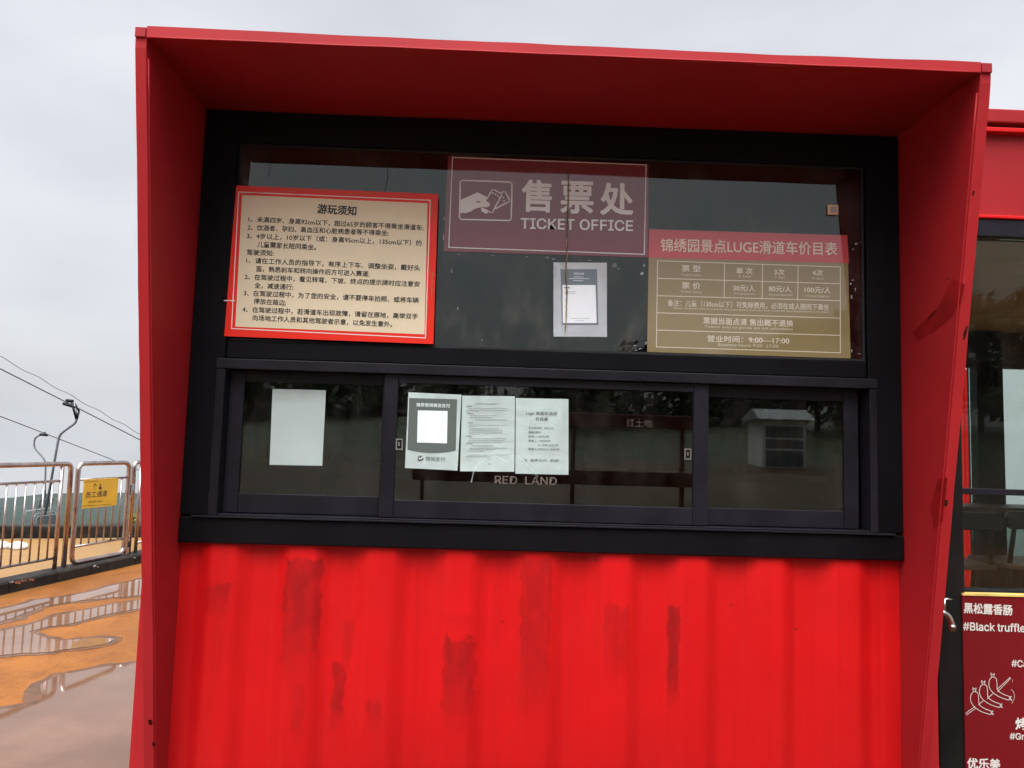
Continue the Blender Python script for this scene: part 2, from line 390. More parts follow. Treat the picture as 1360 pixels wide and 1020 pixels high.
def puddle(pts, seed):
    r = random.Random(seed); P = []; ar = sum(pts[i-1].x*pts[i].y-pts[i].x*pts[i-1].y for i in range(len(pts))); rimsign = 1 if ar > 0 else -1
    n = len(pts)
    for i in range(n):
        a, b = pts[i], pts[(i+1) % n]
        m = max(2, int((b-a).length/.10))
        for j in range(m):
            p = a.lerp(b, j/m); q = noise.noise(Vector((p.x*2.1, p.y*2.1, seed)))*.07 + noise.noise(Vector((p.x*7, p.y*7, seed+3)))*.025
            d = (b-a).normalized(); P.append(Vector((p.x - d.y*q, p.y + d.x*q, .004)))
    c_ = sum(P, Vector())/len(P); Q = []
    for i, p in enumerate(P):
        d = (P[(i+3) % len(P)]-P[i-3]); d.z = 0; d = d.normalized() if d.length else Vector((1, 0, 0))
        q = (.05 + .07*abs(noise.noise(p*3.0)) + .03*noise.noise(p*11))*rimsign; Q.append(Vector((p.x + d.y*q, p.y - d.x*q, .002)))
    bm = B()
    va = [bm.verts.new((p.x, p.y, .002)) for p in P]; vb = [bm.verts.new(q) for q in Q]
    for i in range(len(P)): bm.faces.new((va[i], va[(i+1) % len(P)], vb[(i+1) % len(P)], vb[i]))
    structure('damp_mud', bm, M['damp'])
    bm = B(); f = poly(bm, P); bmesh.ops.triangulate(bm, faces=[f])
    return structure('puddle_water', bm, M['puddle'])
def c3(x, y): return gp(x/7.16, 740+y/7.16)
puddle([c3(*p) for p in [(-400, 640), (0, 515), (330, 405), (640, 380), (1100, 262), (1345, 205), (1600, 170), (1600, 300), (1345, 355), (1170, 378), (1060, 385), (640, 435), (420, 482), (130, 580), (-400, 690)]], 1)
puddle([c3(*p) for p in [(-500, 790), (0, 700), (400, 612), (620, 550), (1080, 450), (1345, 408), (1600, 380), (1600, 445), (1345, 482), (1060, 536), (640, 640), (430, 668), (260, 715), (430, 775), (560, 800), (940, 762), (1130, 780), (1000, 838), (700, 872), (500, 905), (200, 920), (0, 940), (-500, 985)]], 2)
def c4(x, y): return gp(x/3.642, 740+y/3.642)
puddle([c4(*p) for p in [(0, 742), (150, 715), (210, 672), (200, 612), (290, 572), (500, 535), (690, 512)]] + [Vector(p) for p in ((-1.50, 1.55, 0), (-1.50, -.6, 0), (-1.7, -2.2, 0), (-2.9, -1.6, 0), (-3.3, -.2, 0), (-3.35, 1.0, 0))], 3)

# hills and valley beyond the terrace
k = N('forest_slopes'); n1 = k.noise(.045, 6, .65); n2 = k.noise(.4, 5, .7)
c = k.mix(k.rng(n1, .35, .65), (.010, .021, .018), (.020, .034, .024)); c = k.mix(k.rng(n2, .5, .75, 0, .7), c, (.034, .044, .028))
M['forest'] = k.bsdf(c, .9, 0, .1)
def hz(x, y):
    d = max(0., y-8.0)
    z = -1.2 - 26*(1-math.exp(-d/60)) - d*.012
    z += noise.noise(Vector((x*.012, y*.012, 3)))*6*min(1, d/120) + noise.noise(Vector((x*.05, y*.05, 7)))*1.6*min(1, d/60)
    if y > 430: z -= (y-430)*.25
    return z
bm = B(); ys = [8.0, 9, 11, 14, 18, 24, 32, 42, 55, 70, 88, 110, 135, 160, 190, 220, 250, 280, 310, 340, 370, 400, 430, 460, 500, 560]
rows = []
for y in ys:
    w = 40 + y*1.15; rows.append([bm.verts.new((-w + 2*w*i/60, y, hz(-w+2*w*i/60, y))) for i in range(61)])
for a, b in zip(rows, rows[1:]):
    for i in range(60): bm.faces.new((a[i], a[i+1], b[i+1], b[i]))
structure('hills', bm, M['forest'], smooth=True)

# low dark wall along the terrace edge
M['kerb'] = plain('dark_kerb_stone', (.018, .016, .014), .6, spec=.15, var=.4, scale=7, bstr=.3)
bm = B(); nrm = Vector((-ed.y, ed.x, 0)); L = 9.5; o = E0 - ed*2.2
h = (fp(90, 698, 8.3)-fp(90, 715, 8.3)).length
obox(bm, o, ed*L, nrm*.3, Vector((0, 0, h)))
bmesh.ops.subdivide_edges(bm, edges=[e for e in bm.edges if e.calc_length() > 3], cuts=18)
for v in bm.verts: v.co += Vector((0, 0, 1))*noise.noise(v.co*2.0)*.02
tag(obj('parapet_wall', bm, M['kerb'], bevel=.02), 'low dark stone wall along the far edge of the muddy terrace', 'wall')

# ================================================================== KERB, RAILING, GATE
K0, K1 = gp(0, 791), gp(188, 748); kd = (K1-K0).normalized(); kn = Vector((-kd.y, kd.x, 0))
if kn.x > 0: kn = -kn
k = N('kerb_blocks'); n1 = k.noise(6, 5, .65); gx = k.n('ShaderNodeNewGeometry')
c = k.mix(k.rng(n1, .35, .7), (.012, .010, .009), (.034, .028, .023))
M['kerbstone'] = k.bsdf(c, .6, 0, .15, bump=n1, bstr=.3, bdist=.01)
M['brick_red'] = plain('red_scrape', (.40, .14, .08), .7, var=.4, scale=30); M['flake_white'] = plain('white_flake', (.6, .6, .58), .6)
bm = B(); o = K0 - kd*3.0; s = 0
r = random.Random(4)
while s < 9:
    ln = .62
    q = o + kd*s
    prof = [q, q+Vector((0, 0, .095)), q+kn*.02+Vector((0, 0, .112)), q+kn*.20+Vector((0, 0, .118)), q+kn*.20]
    prism(bm, prof, kd*(ln-.012)); s += ln
for px, py, w, hh, mi in ((33, 772, 26, 5, 1), (15, 773, 5, 2, 2), (124, 752, 6, 3, 2), (129, 753, 4, 2, 2), (178, 741, 4, 1.5, 2)):
    ko = K0 - kn*.004
    for j in range(8 if mi == 1 else 3):
        cx = px + r.uniform(-.5, .5)*w; cy = py - (cx-px)*.22 + r.uniform(-.5, .5)*hh*.5; a = w*.09 if mi == 1 else w*.25; b = hh*.3
        poly(bm, [pp(cx+u*a, cy+v*b, ko, kn) for u, v in ((-1, -.6), (.3, -1), (1, .3), (-.2, 1))], mi)
structure('kerb', bm, [M['kerbstone'], M['brick_red'], M['flake_white']])

k = N('tinted_steel'); n1 = k.noise(5, 4, .6); n2 = k.noise(70, 3, .6)
c = k.mix(k.rng(n1, .35, .7), (.40, .31, .29), (.56, .49, .46)); c = k.mix(k.rng(n1, .50, .80, 0, .3), c, (.34, .22, .16))  # faint rust, and a red-brown tint that imitates red reflections
M['rail'] = k.bsdf(c, k.rng(n1, .3, .7, .22, .32), 1.0, .5)
M['rail_bar'] = k.m
FO = K0 + kn*.13 + Vector((0, 0, 0)); FN = -kn                       # fence plane
def fe(x, y, off=0): return pp(x, y, FO + FN*off, FN)
def rail_panel(root, x0, x1, ytop, ybot, mids, bars, inner=None, bottom=True, rad=.07, r=.024):
    """x0,x1: posts; everything rectangular in the railing plane"""
    a0 = fe(x0, (ytop+ybot)/2); a1 = fe(x1, (ytop+ybot)/2)
    zt = fe((x0+x1)/2, ytop).z; zb = fe((x0+x1)/2, ybot).z
    d = (a1-a0); d.z = 0
    def P(t, z): return Vector((a0.x, a0.y, 0)) + d*t + Vector((0, 0, z))
    return P, zt, zb, d
ztop = fe(93, 616).z
zgb = fe(130, 741).z
post_a = fe(90, 680); gate_l = fe(98, 680); gate_r = fe(169, 680); nxt = fe(173.5, 680); inn = fe(77, 680)
def onfence(p): return (Vector((p.x, p.y, 0))-Vector((FO.x, FO.y, 0))).dot(kd)
sA, sGL, sGR, sN, sI = [onfence(p) for p in (post_a, gate_l, gate_r, nxt, inn)]
def FP(s, z, off=0): return Vector((FO.x, FO.y, 0)) + kd*s + FN*off + Vector((0, 0, z))
zm = fe(130, 636).z; zl = fe(130, 721).z
ground_k = .117
# long railing left of the gate
def railing(name, label, s0, s1, inner_at, feet=True):
    t = thing(name, label, 'railing', FP((s0+s1)/2, ground_k), 'steel tube railings along the kerb')
    bm = B(); tube(bm, rounded([FP(s0, ground_k), FP(s0, ztop), FP(s1, ztop), FP(s1, ground_k)], .07), .026, 12); obj('frame', bm, M['rail'], t)
    bm = B()
    i0, i1 = (s0+.13, s1-.13)
    zlo = .23
    tube(bm, [FP(i0, ground_k-.0), FP(i0, ztop-.02)], .021, 10); tube(bm, [FP(i1, ground_k), FP(i1, ztop-.02)], .021, 10)
    tube(bm, [FP(i0, zm), FP(i1, zm)], .014, 8); tube(bm, [FP(i0, zlo), FP(i1, zlo)], .014, 8); obj('inner_frame', bm, M['rail'], t)
    n = max(3, int(round((i1-i0)/.118))); bm = B()
    for j in range(1, n): tube(bm, [FP(i0+(i1-i0)*j/n, zlo), FP(i0+(i1-i0)*j/n, zm)], .0095, 8)
    obj('bars', bm, M['rail_bar'], t)
    return t
railing('railing', 'long shiny steel tube railing standing left of the yellow sign gate', sA-2.6, sA, None)
railing('railing', 'steel tube railing just beyond the gate, beside the red booth', sN+.01, sN+1.9, None)
g = thing('gate', 'steel tube gate with rounded corners carrying the yellow staff sign', 'gate', FP((sGL+sGR)/2, ground_k))
bm = B(); zb = zgb
tube(bm, rounded([FP(sGL+.02, zb), FP(sGL+.02, ztop), FP(sGR-.02, ztop), FP(sGR-.02, zb)], .09, closed=True), .026, 12, closed=True); obj('frame', bm, M['rail'], g)
bm = B(); tube(bm, [FP(sGL+.02, zm), FP(sGR-.02, zm)], .013, 8); obj('cross_rail', bm, M['rail'], g); bm = B(); tube(bm, [FP(sGL+.02, zl), FP(sGR-.02, zl)], .013, 8); obj('cross_rail', bm, M['rail'], g)
bm = B(); n = 7
for j in range(1, n): tube(bm, [FP(sGL+.02+(sGR-sGL-.04)*j/n, zl), FP(sGL+.02+(sGR-sGL-.04)*j/n, zm)], .0095, 8)
obj('bars', bm, M['rail_bar'], g)
bm = B(); lz = fe(172, 647).z
obox(bm, FP(sGR-.005, lz-.05, .012), kd*.055, FN*.03, Vector((0, 0, .085))); obox(bm, FP(sGR+.005, lz-.09, .012), kd*.03, FN*.022, Vector((0, 0, .04)))
obj('latch', bm, M['steel'], g, bevel=.004)
bm = B(); obox(bm, FP(sGR-.02, zb-.03, .0), kd*.06, FN*.035, Vector((0, 0, .09))); obj('hinge', bm, M['rail_bar'], g, bevel=.004)
# yellow staff sign on the gate
M['yellow'] = sheet('sign_yellow', (.72, .43, .022), .35, var=.15)
M['brown_ink'] = plain('dark_ink', (.075, .03, .012), .5)
zs0, zs1 = fe(130, 673).z, fe(130, 637).z; ys = Sheet(o=FO+FN*.045, n=FN)
s0 = onfence(fe(106, 655)); s1 = onfence(fe(151.5, 655))
t = thing('staff_sign', 'yellow sheet sign with dark arrow and lettering hung on the gate', 'sign', FP((s0+s1)/2, zs0, .045))
bm = B(); obox(bm, FP(s0, zs0, .036), kd*(s1-s0), FN*.009, Vector((0, 0, zs1-zs0)))
obox(bm, FP(s0-.002, zs1, .034), kd*(s1-s0+.004), FN*.012, Vector((0, 0, .012))); obj('board', bm, M['yellow'], t, bevel=.002)
bm = B()
ys.text(bm, '员工通道', (114, 657.5), (142.5, 655), 8.3, .02); ys.text(bm, 'STAFF ONLY', (118, 666.8), (137.5, 665.4), 2.8, .01)
ys.line(bm, [(125.8, 651), (126.2, 642.5)], .8); ys.line(bm, [(123.8, 646), (126.2, 642.3), (128.5, 645.5)], .8)
ys.quad(bm, [(131, 650), (131.4, 646.5), (133, 645.6), (134.8, 646.3), (135.3, 649.7)], .0014)
ys.quad(bm, [(132.4, 645), (132.4, 643), (133.4, 642.2), (134.3, 643), (134.3, 645)], .0014)
ys.line(bm, [(109.5, 640.3), (130, 639.4)], .5); ys.line(bm, [(106.5, 672.3), (149, 669.5)], .5)
obj('lettering', bm, M['brown_ink'], t)

# small shrub behind the railing
def leaves(bm, c, rad, n, size, rnd, mi=0, sq=(1, 1, 1)):
    for _ in range(n):
        d = Vector((rnd.gauss(0, 1), rnd.gauss(0, 1), rnd.gauss(0, 1))).normalized()*rad*(rnd.random()**.45)
        p = c + Vector((d.x*sq[0], d.y*sq[1], d.z*sq[2]))
        a = Vector((rnd.gauss(0, 1), rnd.gauss(0, 1), rnd.gauss(0, 1))).normalized(); b = a.orthogonal().normalized(); a2 = a.cross(b)
        s = size*rnd.uniform(.6, 1.3)
        f = bm.faces.new([bm.verts.new(p + b*s), bm.verts.new(p + a2*s*.5), bm.verts.new(p - b*s), bm.verts.new(p - a2*s*.5)]); f.material_index = mi
k = N('leaves'); n1 = k.noise(1.1, 3, .6); M['leaf'] = k.bsdf(k.mix(k.rng(n1, .35, .65), (.024, .036, .012), (.050, .062, .020)), .6, 0, .3)
M['leaf_bright'] = plain('young_leaves', (.13, .17, .03), .6, var=.3); M['bark'] = plain('bark', (.06, .045, .035), .9)
p = fp(173, 705, 9.2); top = fp(173, 676, 9.2)
t = thing('shrub', 'slim yellow green shrub beyond the railing beside the booth corner', 'shrub', (p.x, p.y, 0))
bm = B(); rnd = random.Random(3)
hh = top.z
for j in range(12): leaves(bm, Vector((p.x, p.y, .15 + (hh-.25)*j/11)), .11*(1-.4*j/11), 40, .03, rnd)
obj('foliage', bm, M['leaf_bright'], t); bm = B(); tube(bm, [(p.x, p.y, 0), (p.x, p.y, hh*.8)], [.015, .006], 6); obj('stem', bm, M['bark'], t)
M['sack'] = plain('white_sack', (.62, .62, .60), .7, bstr=.4)
for x, w, lab in ((3, 9, 'white sack lying by the far terrace wall, left one at picture edge'), (26, 12, 'longer white sack lying by the far terrace wall, right of another')):
    p = fp(x, 712, 7.3); bm = B(); bmesh.ops.create_icosphere(bm, subdivisions=3, radius=1)
    for v in bm.verts:
        v.co = Vector((v.co.x*w*.0045*2.2, v.co.y*.10, max(v.co.z, -.4)*.07)); v.co += v.co.normalized()*noise.noise(v.co*14)*.018
        v.co += Vector((p.x, 7.3, .03))
    tag(obj('sack', bm, M['sack'], smooth=True), lab, 'sack', 'white sacks by the terrace wall')

# ================================================================== CHAIRLIFT
M['cable'] = plain('steel_cable', (.11, .11, .115), .5); M['lift_steel'] = plain('lift_steel', (.16, .165, .17), .4, .3); M['lift_seat'] = plain('lift_seat', (.16, .18, .19), .4)
def cable(name, label, a, b, r, wavy=0, ext=(1.5, 1.2)):
    A, Bq = fp(*a), fp(*b); d = Bq-A; A2 = A - d*ext[0]; B2 = Bq + d*ext[1]; n = 200 if wavy else 40
    pts = []
    for i in range(n+1):
        p = A2.lerp(B2, i/n); tt = i/n
        p.z -= .25*4*(tt-.30)*(.62-tt)*-.3
        if wavy: p.z += wavy*math.sin(i*.55); p.x += wavy*math.cos(i*.55)
        pts.append(p)
    bm = B(); tube(bm, pts, r, 6); return tag(obj(name, bm, M['cable']), label, 'cable')
cable('haul_rope', 'steel rope of the chairlift carrying the nearer hanging chair', (0, 490, 17), (186, 584, 23), .017)
cable('haul_rope', 'lower steel chairlift rope carrying the farther chair at the left', (0, 553, 25), (156, 613, 34), .018)
cable('signal_cable', 'thin wavy cable running just above the chairlift rope', (0, 474, 17), (186, 576, 23), .009, .02)
def chair(label, Y, grip, hang, seat_px, sc):
    P = lambda x, y: fp(x, y, Y)
    base = P(*seat_px)
    t = thing('lift_chair', label, 'lift chair', base, 'hanging chairs of the chairlift')
    bm = B(); pts = rounded([P(*q) for q in hang], .25, 6); tube(bm, pts, .034*sc, 10)
    obj('hanger', bm, M['lift_steel'], t)
    bm = B()
    for a, b, r in grip: tube(bm, [P(*a), P(*b)], r, 8)
    obj('grip', bm, M['black'], t)
    # the seat hangs in the plane of travel
    bm = B(); e = P(*hang[-1])
    for sy in (-.45, 0, .45):
        pass
    sy0, sy1 = -.5, .5
    for dy in (sy0, sy1): tube(bm, rounded([e+Vector((-.02, 0, .05)), e+Vector((-.02, dy, .05)), e+Vector((.0, dy, -.45)), e+Vector((-.42, dy, -.5))], .1), .018, 8)
    obj('seat_frame', bm, M['lift_steel'], t)
    bm = B(); obox(bm, e+Vector((-.46, sy0, -.50)), Vector((.46, 0, .05)), Vector((0, 1.0, 0)), Vector((0, 0, .04))); obj('seat', bm, M['lift_seat'], t, bevel=.012)
    bm = B(); obox(bm, e+Vector((.0, sy0, -.36)), Vector((.03, 0, 0)), Vector((0, 1.0, 0)), Vector((.06, 0, .36))); obj('backrest', bm, M['lift_seat'], t, bevel=.012)
    bm = B(); tube(bm, rounded([e+Vector((-.40, sy0, -.45)), e+Vector((-.5, sy0, -.9)), e+Vector((-.5, sy1, -.9)), e+Vector((-.40, sy1, -.45))], .05), .015, 8); obj('footrest', bm, M['lift_steel'], t)
chair('empty chairlift chair on the upper rope with a tall bent hanger', 20.1,
      [((84, 536), (101, 541), .045), ((96, 534), (102, 556), .05), ((88, 532), (97, 533), .05), ((100, 537), (105, 546), .03), ((105, 546), (102, 557), .03)],
      [(99, 534), (102, 556), (100, 562), (79, 577), (76, 592), (60, 684)], (60, 700), 1.0)
chair('empty chairlift chair on the lower rope, farther off at left', 28,
      [((53, 577), (63, 578), .05), ((59, 574), (61, 578), .04)],
      [(58, 577), (50, 579), (46, 583), (45, 594), (61, 612), (60, 640), (60, 662)], (58, 690), 1.0)

# ================================================================== TICKET BOOTH
HT, HB, TK = 2.861, 1.130, .038
XF, XO = 1.42, 1.553
D_TOP = .539
def fin_y(z): return -(.030 + (D_TOP-.030)*z/HT)
booth = thing('ticket_booth', 'red shipping container ticket booth with deep canopy round its dark window', 'kiosk', (0, 1.2, 0))
# corrugated front
bm = B(); pitch = .3055; base = fp(611, 742).x; prof = []
def cor(x):
    t = ((x-base)/pitch) % 1.0
    if t > .5: t = 1-t
    return 0.0 if t < .12 else (.030 if t > .38 else .030*(lambda u: u*u*(3-2*u))((t-.12)/.26))
xs = [-XF+.001 + 2*(XF-.001)*i/420 for i in range(421)]
zs = [.16, .4, .65, .9, 1.02, HB+.04]
rows = [[bm.verts.new((x, (cor(x) if abs(x) < 1.345 else .028) + .004*noise.noise(Vector((x*1.3, z*1.6, 2))), z)) for x in xs] for z in zs]
for a, b in zip(rows, rows[1:]):
    for i in range(len(xs)-1): bm.faces.new((a[i], a[i+1], b[i+1], b[i]))
obj('front_panel', bm, M['red_wall'], booth, smooth=True)
bm = B()
for x0, x1 in ((-XO, -XF-TK-.003), (XF+TK+.003, XO)):
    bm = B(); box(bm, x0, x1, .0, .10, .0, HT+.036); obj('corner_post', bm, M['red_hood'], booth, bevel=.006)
bm = B(); box(bm, -XF+.001, XF-.001, .02, .12, .02, .158); obj('bottom_rail', bm, M['red'], booth, bevel=.008)
for sx in (-1, 1):
    bm = B(); n = 60; ysz = [.10 + 2.30*i/n for i in range(n+1)]
    pr = [[bm.verts.new((sx*(XO-.012-(.03 if (i//3) % 2 else 0)), y, z)) for i, y in enumerate(ysz)] for z in (.1, 2.86)]
    for i in range(n): bm.faces.new((pr[0][i], pr[0][i+1], pr[1][i+1], pr[1][i]))
    obj('side_wall', bm, M['red'], booth)
bm = B(); box(bm, -XO, XO, 2.40, 2.44, .0, 2.86); obj('rear_wall', bm, M['red'], booth)
bm = B(); box(bm, -XO+.02, XO-.02, .004, 2.44, HT+.005, HT+.030); obj('roof', bm, M['red'], booth)
bm = B(); box(bm, -XO+.05, XO-.05, .13, 2.39, .10, .15); obj('floor', bm, M['brown_in'], booth)
# canopy
can = bpy.data.objects.new('canopy', None); COL.objects.link(can); can.parent = booth; can.location = (0, -1.2, HT)
bm = B(); n = 60; ya = [-D_TOP, -D_TOP+.03, -.36, -.18, -.001]
def sag(x, y): return .004*noise.noise(Vector((x*1.2, y*3, 9))) + .0025*noise.noise(Vector((x*5, y*5, 1)))
for zz in (HT, HT+TK):
    g_ = [[bm.verts.new((-XF + 2*XF*i/n, y + (.003*noise.noise(Vector((i*.21, 0, 5))) if j == 0 else 0), zz + sag(-XF+2*XF*i/n, y))) for i in range(n+1)] for j, y in enumerate(ya)]
    for a, b in zip(g_, g_[1:]):
        for i in range(n): bm.faces.new((a[i], a[i+1], b[i+1], b[i]))
    if zz == HT: lo = g_
    else: hi = g_
for i in range(n):
    bm.faces.new((lo[0][i], lo[0][i+1], hi[0][i+1], hi[0][i])); bm.faces.new((lo[-1][i], lo[-1][i+1], hi[-1][i+1], hi[-1][i]))
for j in range(4):
    bm.faces.new((lo[j][0], lo[j+1][0], hi[j+1][0], hi[j][0])); bm.faces.new((lo[j][-1], lo[j+1][-1], hi[j+1][-1], hi[j][-1]))
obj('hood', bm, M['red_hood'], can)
for sx in (-1, 1):
    bm = B(); x0, x1 = (XF, XF+TK); nz_ = 40
    zl_ = [.09 + (HT+TK-.09)*i/nz_ for i in range(nz_+1)]
    def jig(z): return .0022*noise.noise(Vector((z*3.1, sx*4, 0))) + .0012*noise.noise(Vector((z*11, sx*4, 3)))
    fi = [bm.verts.new((sx*x0 + jig(z)*.6, fin_y(min(z, HT)) + jig(z), z)) for z in zl_]; fo = [bm.verts.new((sx*x1 + jig(z), fin_y(min(z, HT)) + jig(z+3), z)) for z in zl_]
    bi = [bm.verts.new((sx*x0, .07, z)) for z in zl_]; bo = [bm.verts.new((sx*x1, .07, z)) for z in zl_]
    for i in range(nz_):
        bm.faces.new((fi[i], fi[i+1], fo[i+1], fo[i])); bm.faces.new((fi[i], fi[i+1], bi[i+1], bi[i])); bm.faces.new((fo[i], fo[i+1], bo[i+1], bo[i])); bm.faces.new((bi[i], bi[i+1], bo[i+1], bo[i]))
    bm.faces.new((fi[0], fo[0], bo[0], bi[0])); bm.faces.new((fi[-1], fo[-1], bo[-1], bi[-1]))
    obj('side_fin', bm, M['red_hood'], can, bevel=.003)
    # raised weld strip down the inner front edge
    bm = B(); zq = [.1 + 2.7*i/20 for i in range(21)]
    xa = sx*(XF-.0045); 
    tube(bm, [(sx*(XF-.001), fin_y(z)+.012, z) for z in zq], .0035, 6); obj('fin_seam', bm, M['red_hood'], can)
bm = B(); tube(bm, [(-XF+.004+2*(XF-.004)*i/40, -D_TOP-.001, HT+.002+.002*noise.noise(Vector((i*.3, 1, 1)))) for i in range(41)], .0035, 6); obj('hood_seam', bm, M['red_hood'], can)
# darker touched-up patches and rust chips on the fins
M['patch'] = plain('touch_up_red', (.235, .0065, .008), .55, spec=.1, var=.15); M['rust'] = plain('rust_chip', (.07, .012, .008), .8, spec=.1, var=.4, scale=60)
def fin_patch(parts_, sx, mat, lift, seed):
    n_ = Vector((-sx, 0, 0)); o_ = Vector((sx*(XF-lift), 0, 0)); r_ = random.Random(seed)
    for pts in parts_:
        bm = B(); P = []
        for i in range(len(pts)):
            a, b = pts[i], pts[(i+1) % len(pts)]
            for j in range(5): P.append(pp(a[0]+(b[0]-a[0])*j/5 + r_.uniform(-.5, .5), a[1]+(b[1]-a[1])*j/5 + r_.uniform(-.8, .8), o_, n_))
        f = poly(bm, P); bmesh.ops.triangulate(bm, faces=[f]); obj('paint_patch' if mat == 'patch' else 'rust_chip', bm, M[mat], can)
for sx in (-1, 1):
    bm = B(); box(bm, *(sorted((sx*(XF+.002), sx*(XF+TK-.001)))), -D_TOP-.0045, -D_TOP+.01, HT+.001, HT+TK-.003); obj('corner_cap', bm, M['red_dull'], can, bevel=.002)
fin_patch([[(1264, 370), (1281, 378), (1276, 402), (1262, 422), (1240, 440), (1219, 452), (1212, 442), (1236, 424), (1250, 402)], [(1246, 636), (1258, 634), (1252, 690), (1240, 702), (1236, 672)]], 1, 'patch', .0012, 3)
fin_patch([[(1255, 663), (1259, 665), (1259, 671), (1256, 673), (1253, 669)], [(1292, 253), (1294.5, 255), (1293, 260), (1291, 259)], [(1284, 432), (1286, 434), (1282, 449), (1279, 452), (1279, 444)]], 1, 'rust', .0017, 5)
fin_patch([[(197, 955), (203, 958), (202, 963), (197, 962)], [(203, 985), (208, 987), (206, 992), (202, 990)]], -1, 'rust', .0017, 8)

# ---- window: frame with panes and sashes
win = bpy.data.objects.new('window', None); COL.objects.link(win); win.parent = booth; win.location = (0, -1.2, HB)
GY, YC = .014, -.012
gl, gr, gt, gb = -1.281, 1.280, 2.728, 1.921
ol, orr, ot, ob = -1.272, 1.280, 1.806, 1.238
bm = B()
box(bm, -XF+.002, gl-.002, YC, .06, HB+.107, HT-.002); box(bm, gr+.002, XF-.002, YC, .06, HB+.107, HT-.002)       # stiles
box(bm, gl-.001, gr+.001, YC+.003, .06, gt, HT-.002)                                                             # head
box(bm, gl-.001, gr+.001, YC+.010, .06, 1.850, gb)                                                               # transom, set back
obj('frame', bm, M['frame_dark'], win, bevel=.004)
bm = B()
box(bm, ol-.036, orr+.030, YC-.020, .055, ot, 1.846)                                                             # rail over the sashes
box(bm, ol-.036, ol, YC-.016, .055, ob, ot-.001); box(bm, orr, orr+.030, YC-.016, .055, ob, ot-.001)
obj('sash_casing', bm, M['frame'], win, bevel=.003)
bm = B()
box(bm, -XF+.002, XF-.002, YC-.004, .06, HB, HB+.098)
obj('sill', bm, M['frame_dark'], win, bevel=.004)
bm = B()
box(bm, ol-.10, orr+.10, YC-.016, .055, HB+.0985, HB+.106); box(bm, ol+.001, orr-.001, YC-.012, .055, HB+.1065, HB+.113)
obj('track', bm, M['frame'], win, bevel=.0015)
bm = B(); box(bm, gl-.0005, gr+.0005, GY, GY+.006, gb-.001, gt+.0005); obj('upper_pane', bm, M['glass_film'], win)
bm = B(); w = .007
for x0, x1, z0, z1 in ((gl, gr, gb, gb+w), (gl, gr, gt-w, gt), (gl, gl+w, gb+w, gt-w), (gr-w, gr, gb+w, gt-w)): box(bm, x0, x1, GY-.0042, GY-.0002, z0, z1)
obj('gasket', bm, M['rubber'], win)
def sash(x0, x1, z0, z1, gx0, gx1, gz0, gz1, yf, th):
    e = bpy.data.objects.new('sash', None); COL.objects.link(e); e.parent = win; e.location = ((x0+x1)/2, 0, z0-HB)
    bm = B(); box(bm, x0, gx0, yf, yf+th, z0, z1); box(bm, gx1, x1, yf, yf+th, z0, z1)
    box(bm, gx0, gx1, yf+.002, yf+th-.002, z0, gz0); box(bm, gx0, gx1, yf+.002, yf+th-.002, gz1, z1)
    return bm, e
parts = []
for (x0, x1, gx0, gx1, gz0, gz1, yf) in ((ol+.002, -.640, -1.212, -.662, 1.321, 1.763, .026), (-.652, .637, -.598, .578, 1.314, 1.772, -.012), (.625, orr-.022, .641, 1.200, 1.314, 1.757, .026)):
    z0, z1 = ob+.008, ot-.001
    bm = B(); th = .026
    box(bm, x0, gx0, yf, yf+th, z0, z1); box(bm, gx1, x1, yf, yf+th, z0, z1)
    box(bm, gx0+.0005, gx1-.0005, yf+.002, yf+th-.002, z0, gz0); box(bm, gx0+.0005, gx1-.0005, yf+.002, yf+th-.002, gz1, z1)
    o = obj('sash', bm, M['frame'], win, bevel=.002)
    bm = B(); box(bm, gx0+.0003, gx1-.0003, yf+.010, yf+.014, gz0-.0003, gz1+.0003); 
    bm2 = obj('pane', bm, M['glass'], win)
    parts.append((o, bm2))
M['seal_lite'] = plain('grey_gasket', (.07, .068, .06), .6)
for px, py in ((530.5, 590), (913.5, 603)):
    bm = B(); c = fp(px, py, -.016); w, h = .014, .022
    for a0, a1, b0, b1 in ((-w, w, h-.005, h), (-w, w, -h, -h+.005), (-w, -w+.005, -h+.005, h-.005), (w-.005, w, -h+.005, h-.005)): box(bm, c.x+a0, c.x+a1, -.017, -.0125, c.z+b0, c.z+b1)
    box(bm, c.x-w+.006, c.x+w-.006, -.0145, -.0123, c.z-h+.006, c.z+h-.006, 1); box(bm, c.x-.004, c.x+.002, -.021, -.0147, c.z-.006, c.z+.008)
    obj('latch', bm, [M['steel'], M['black']], win)
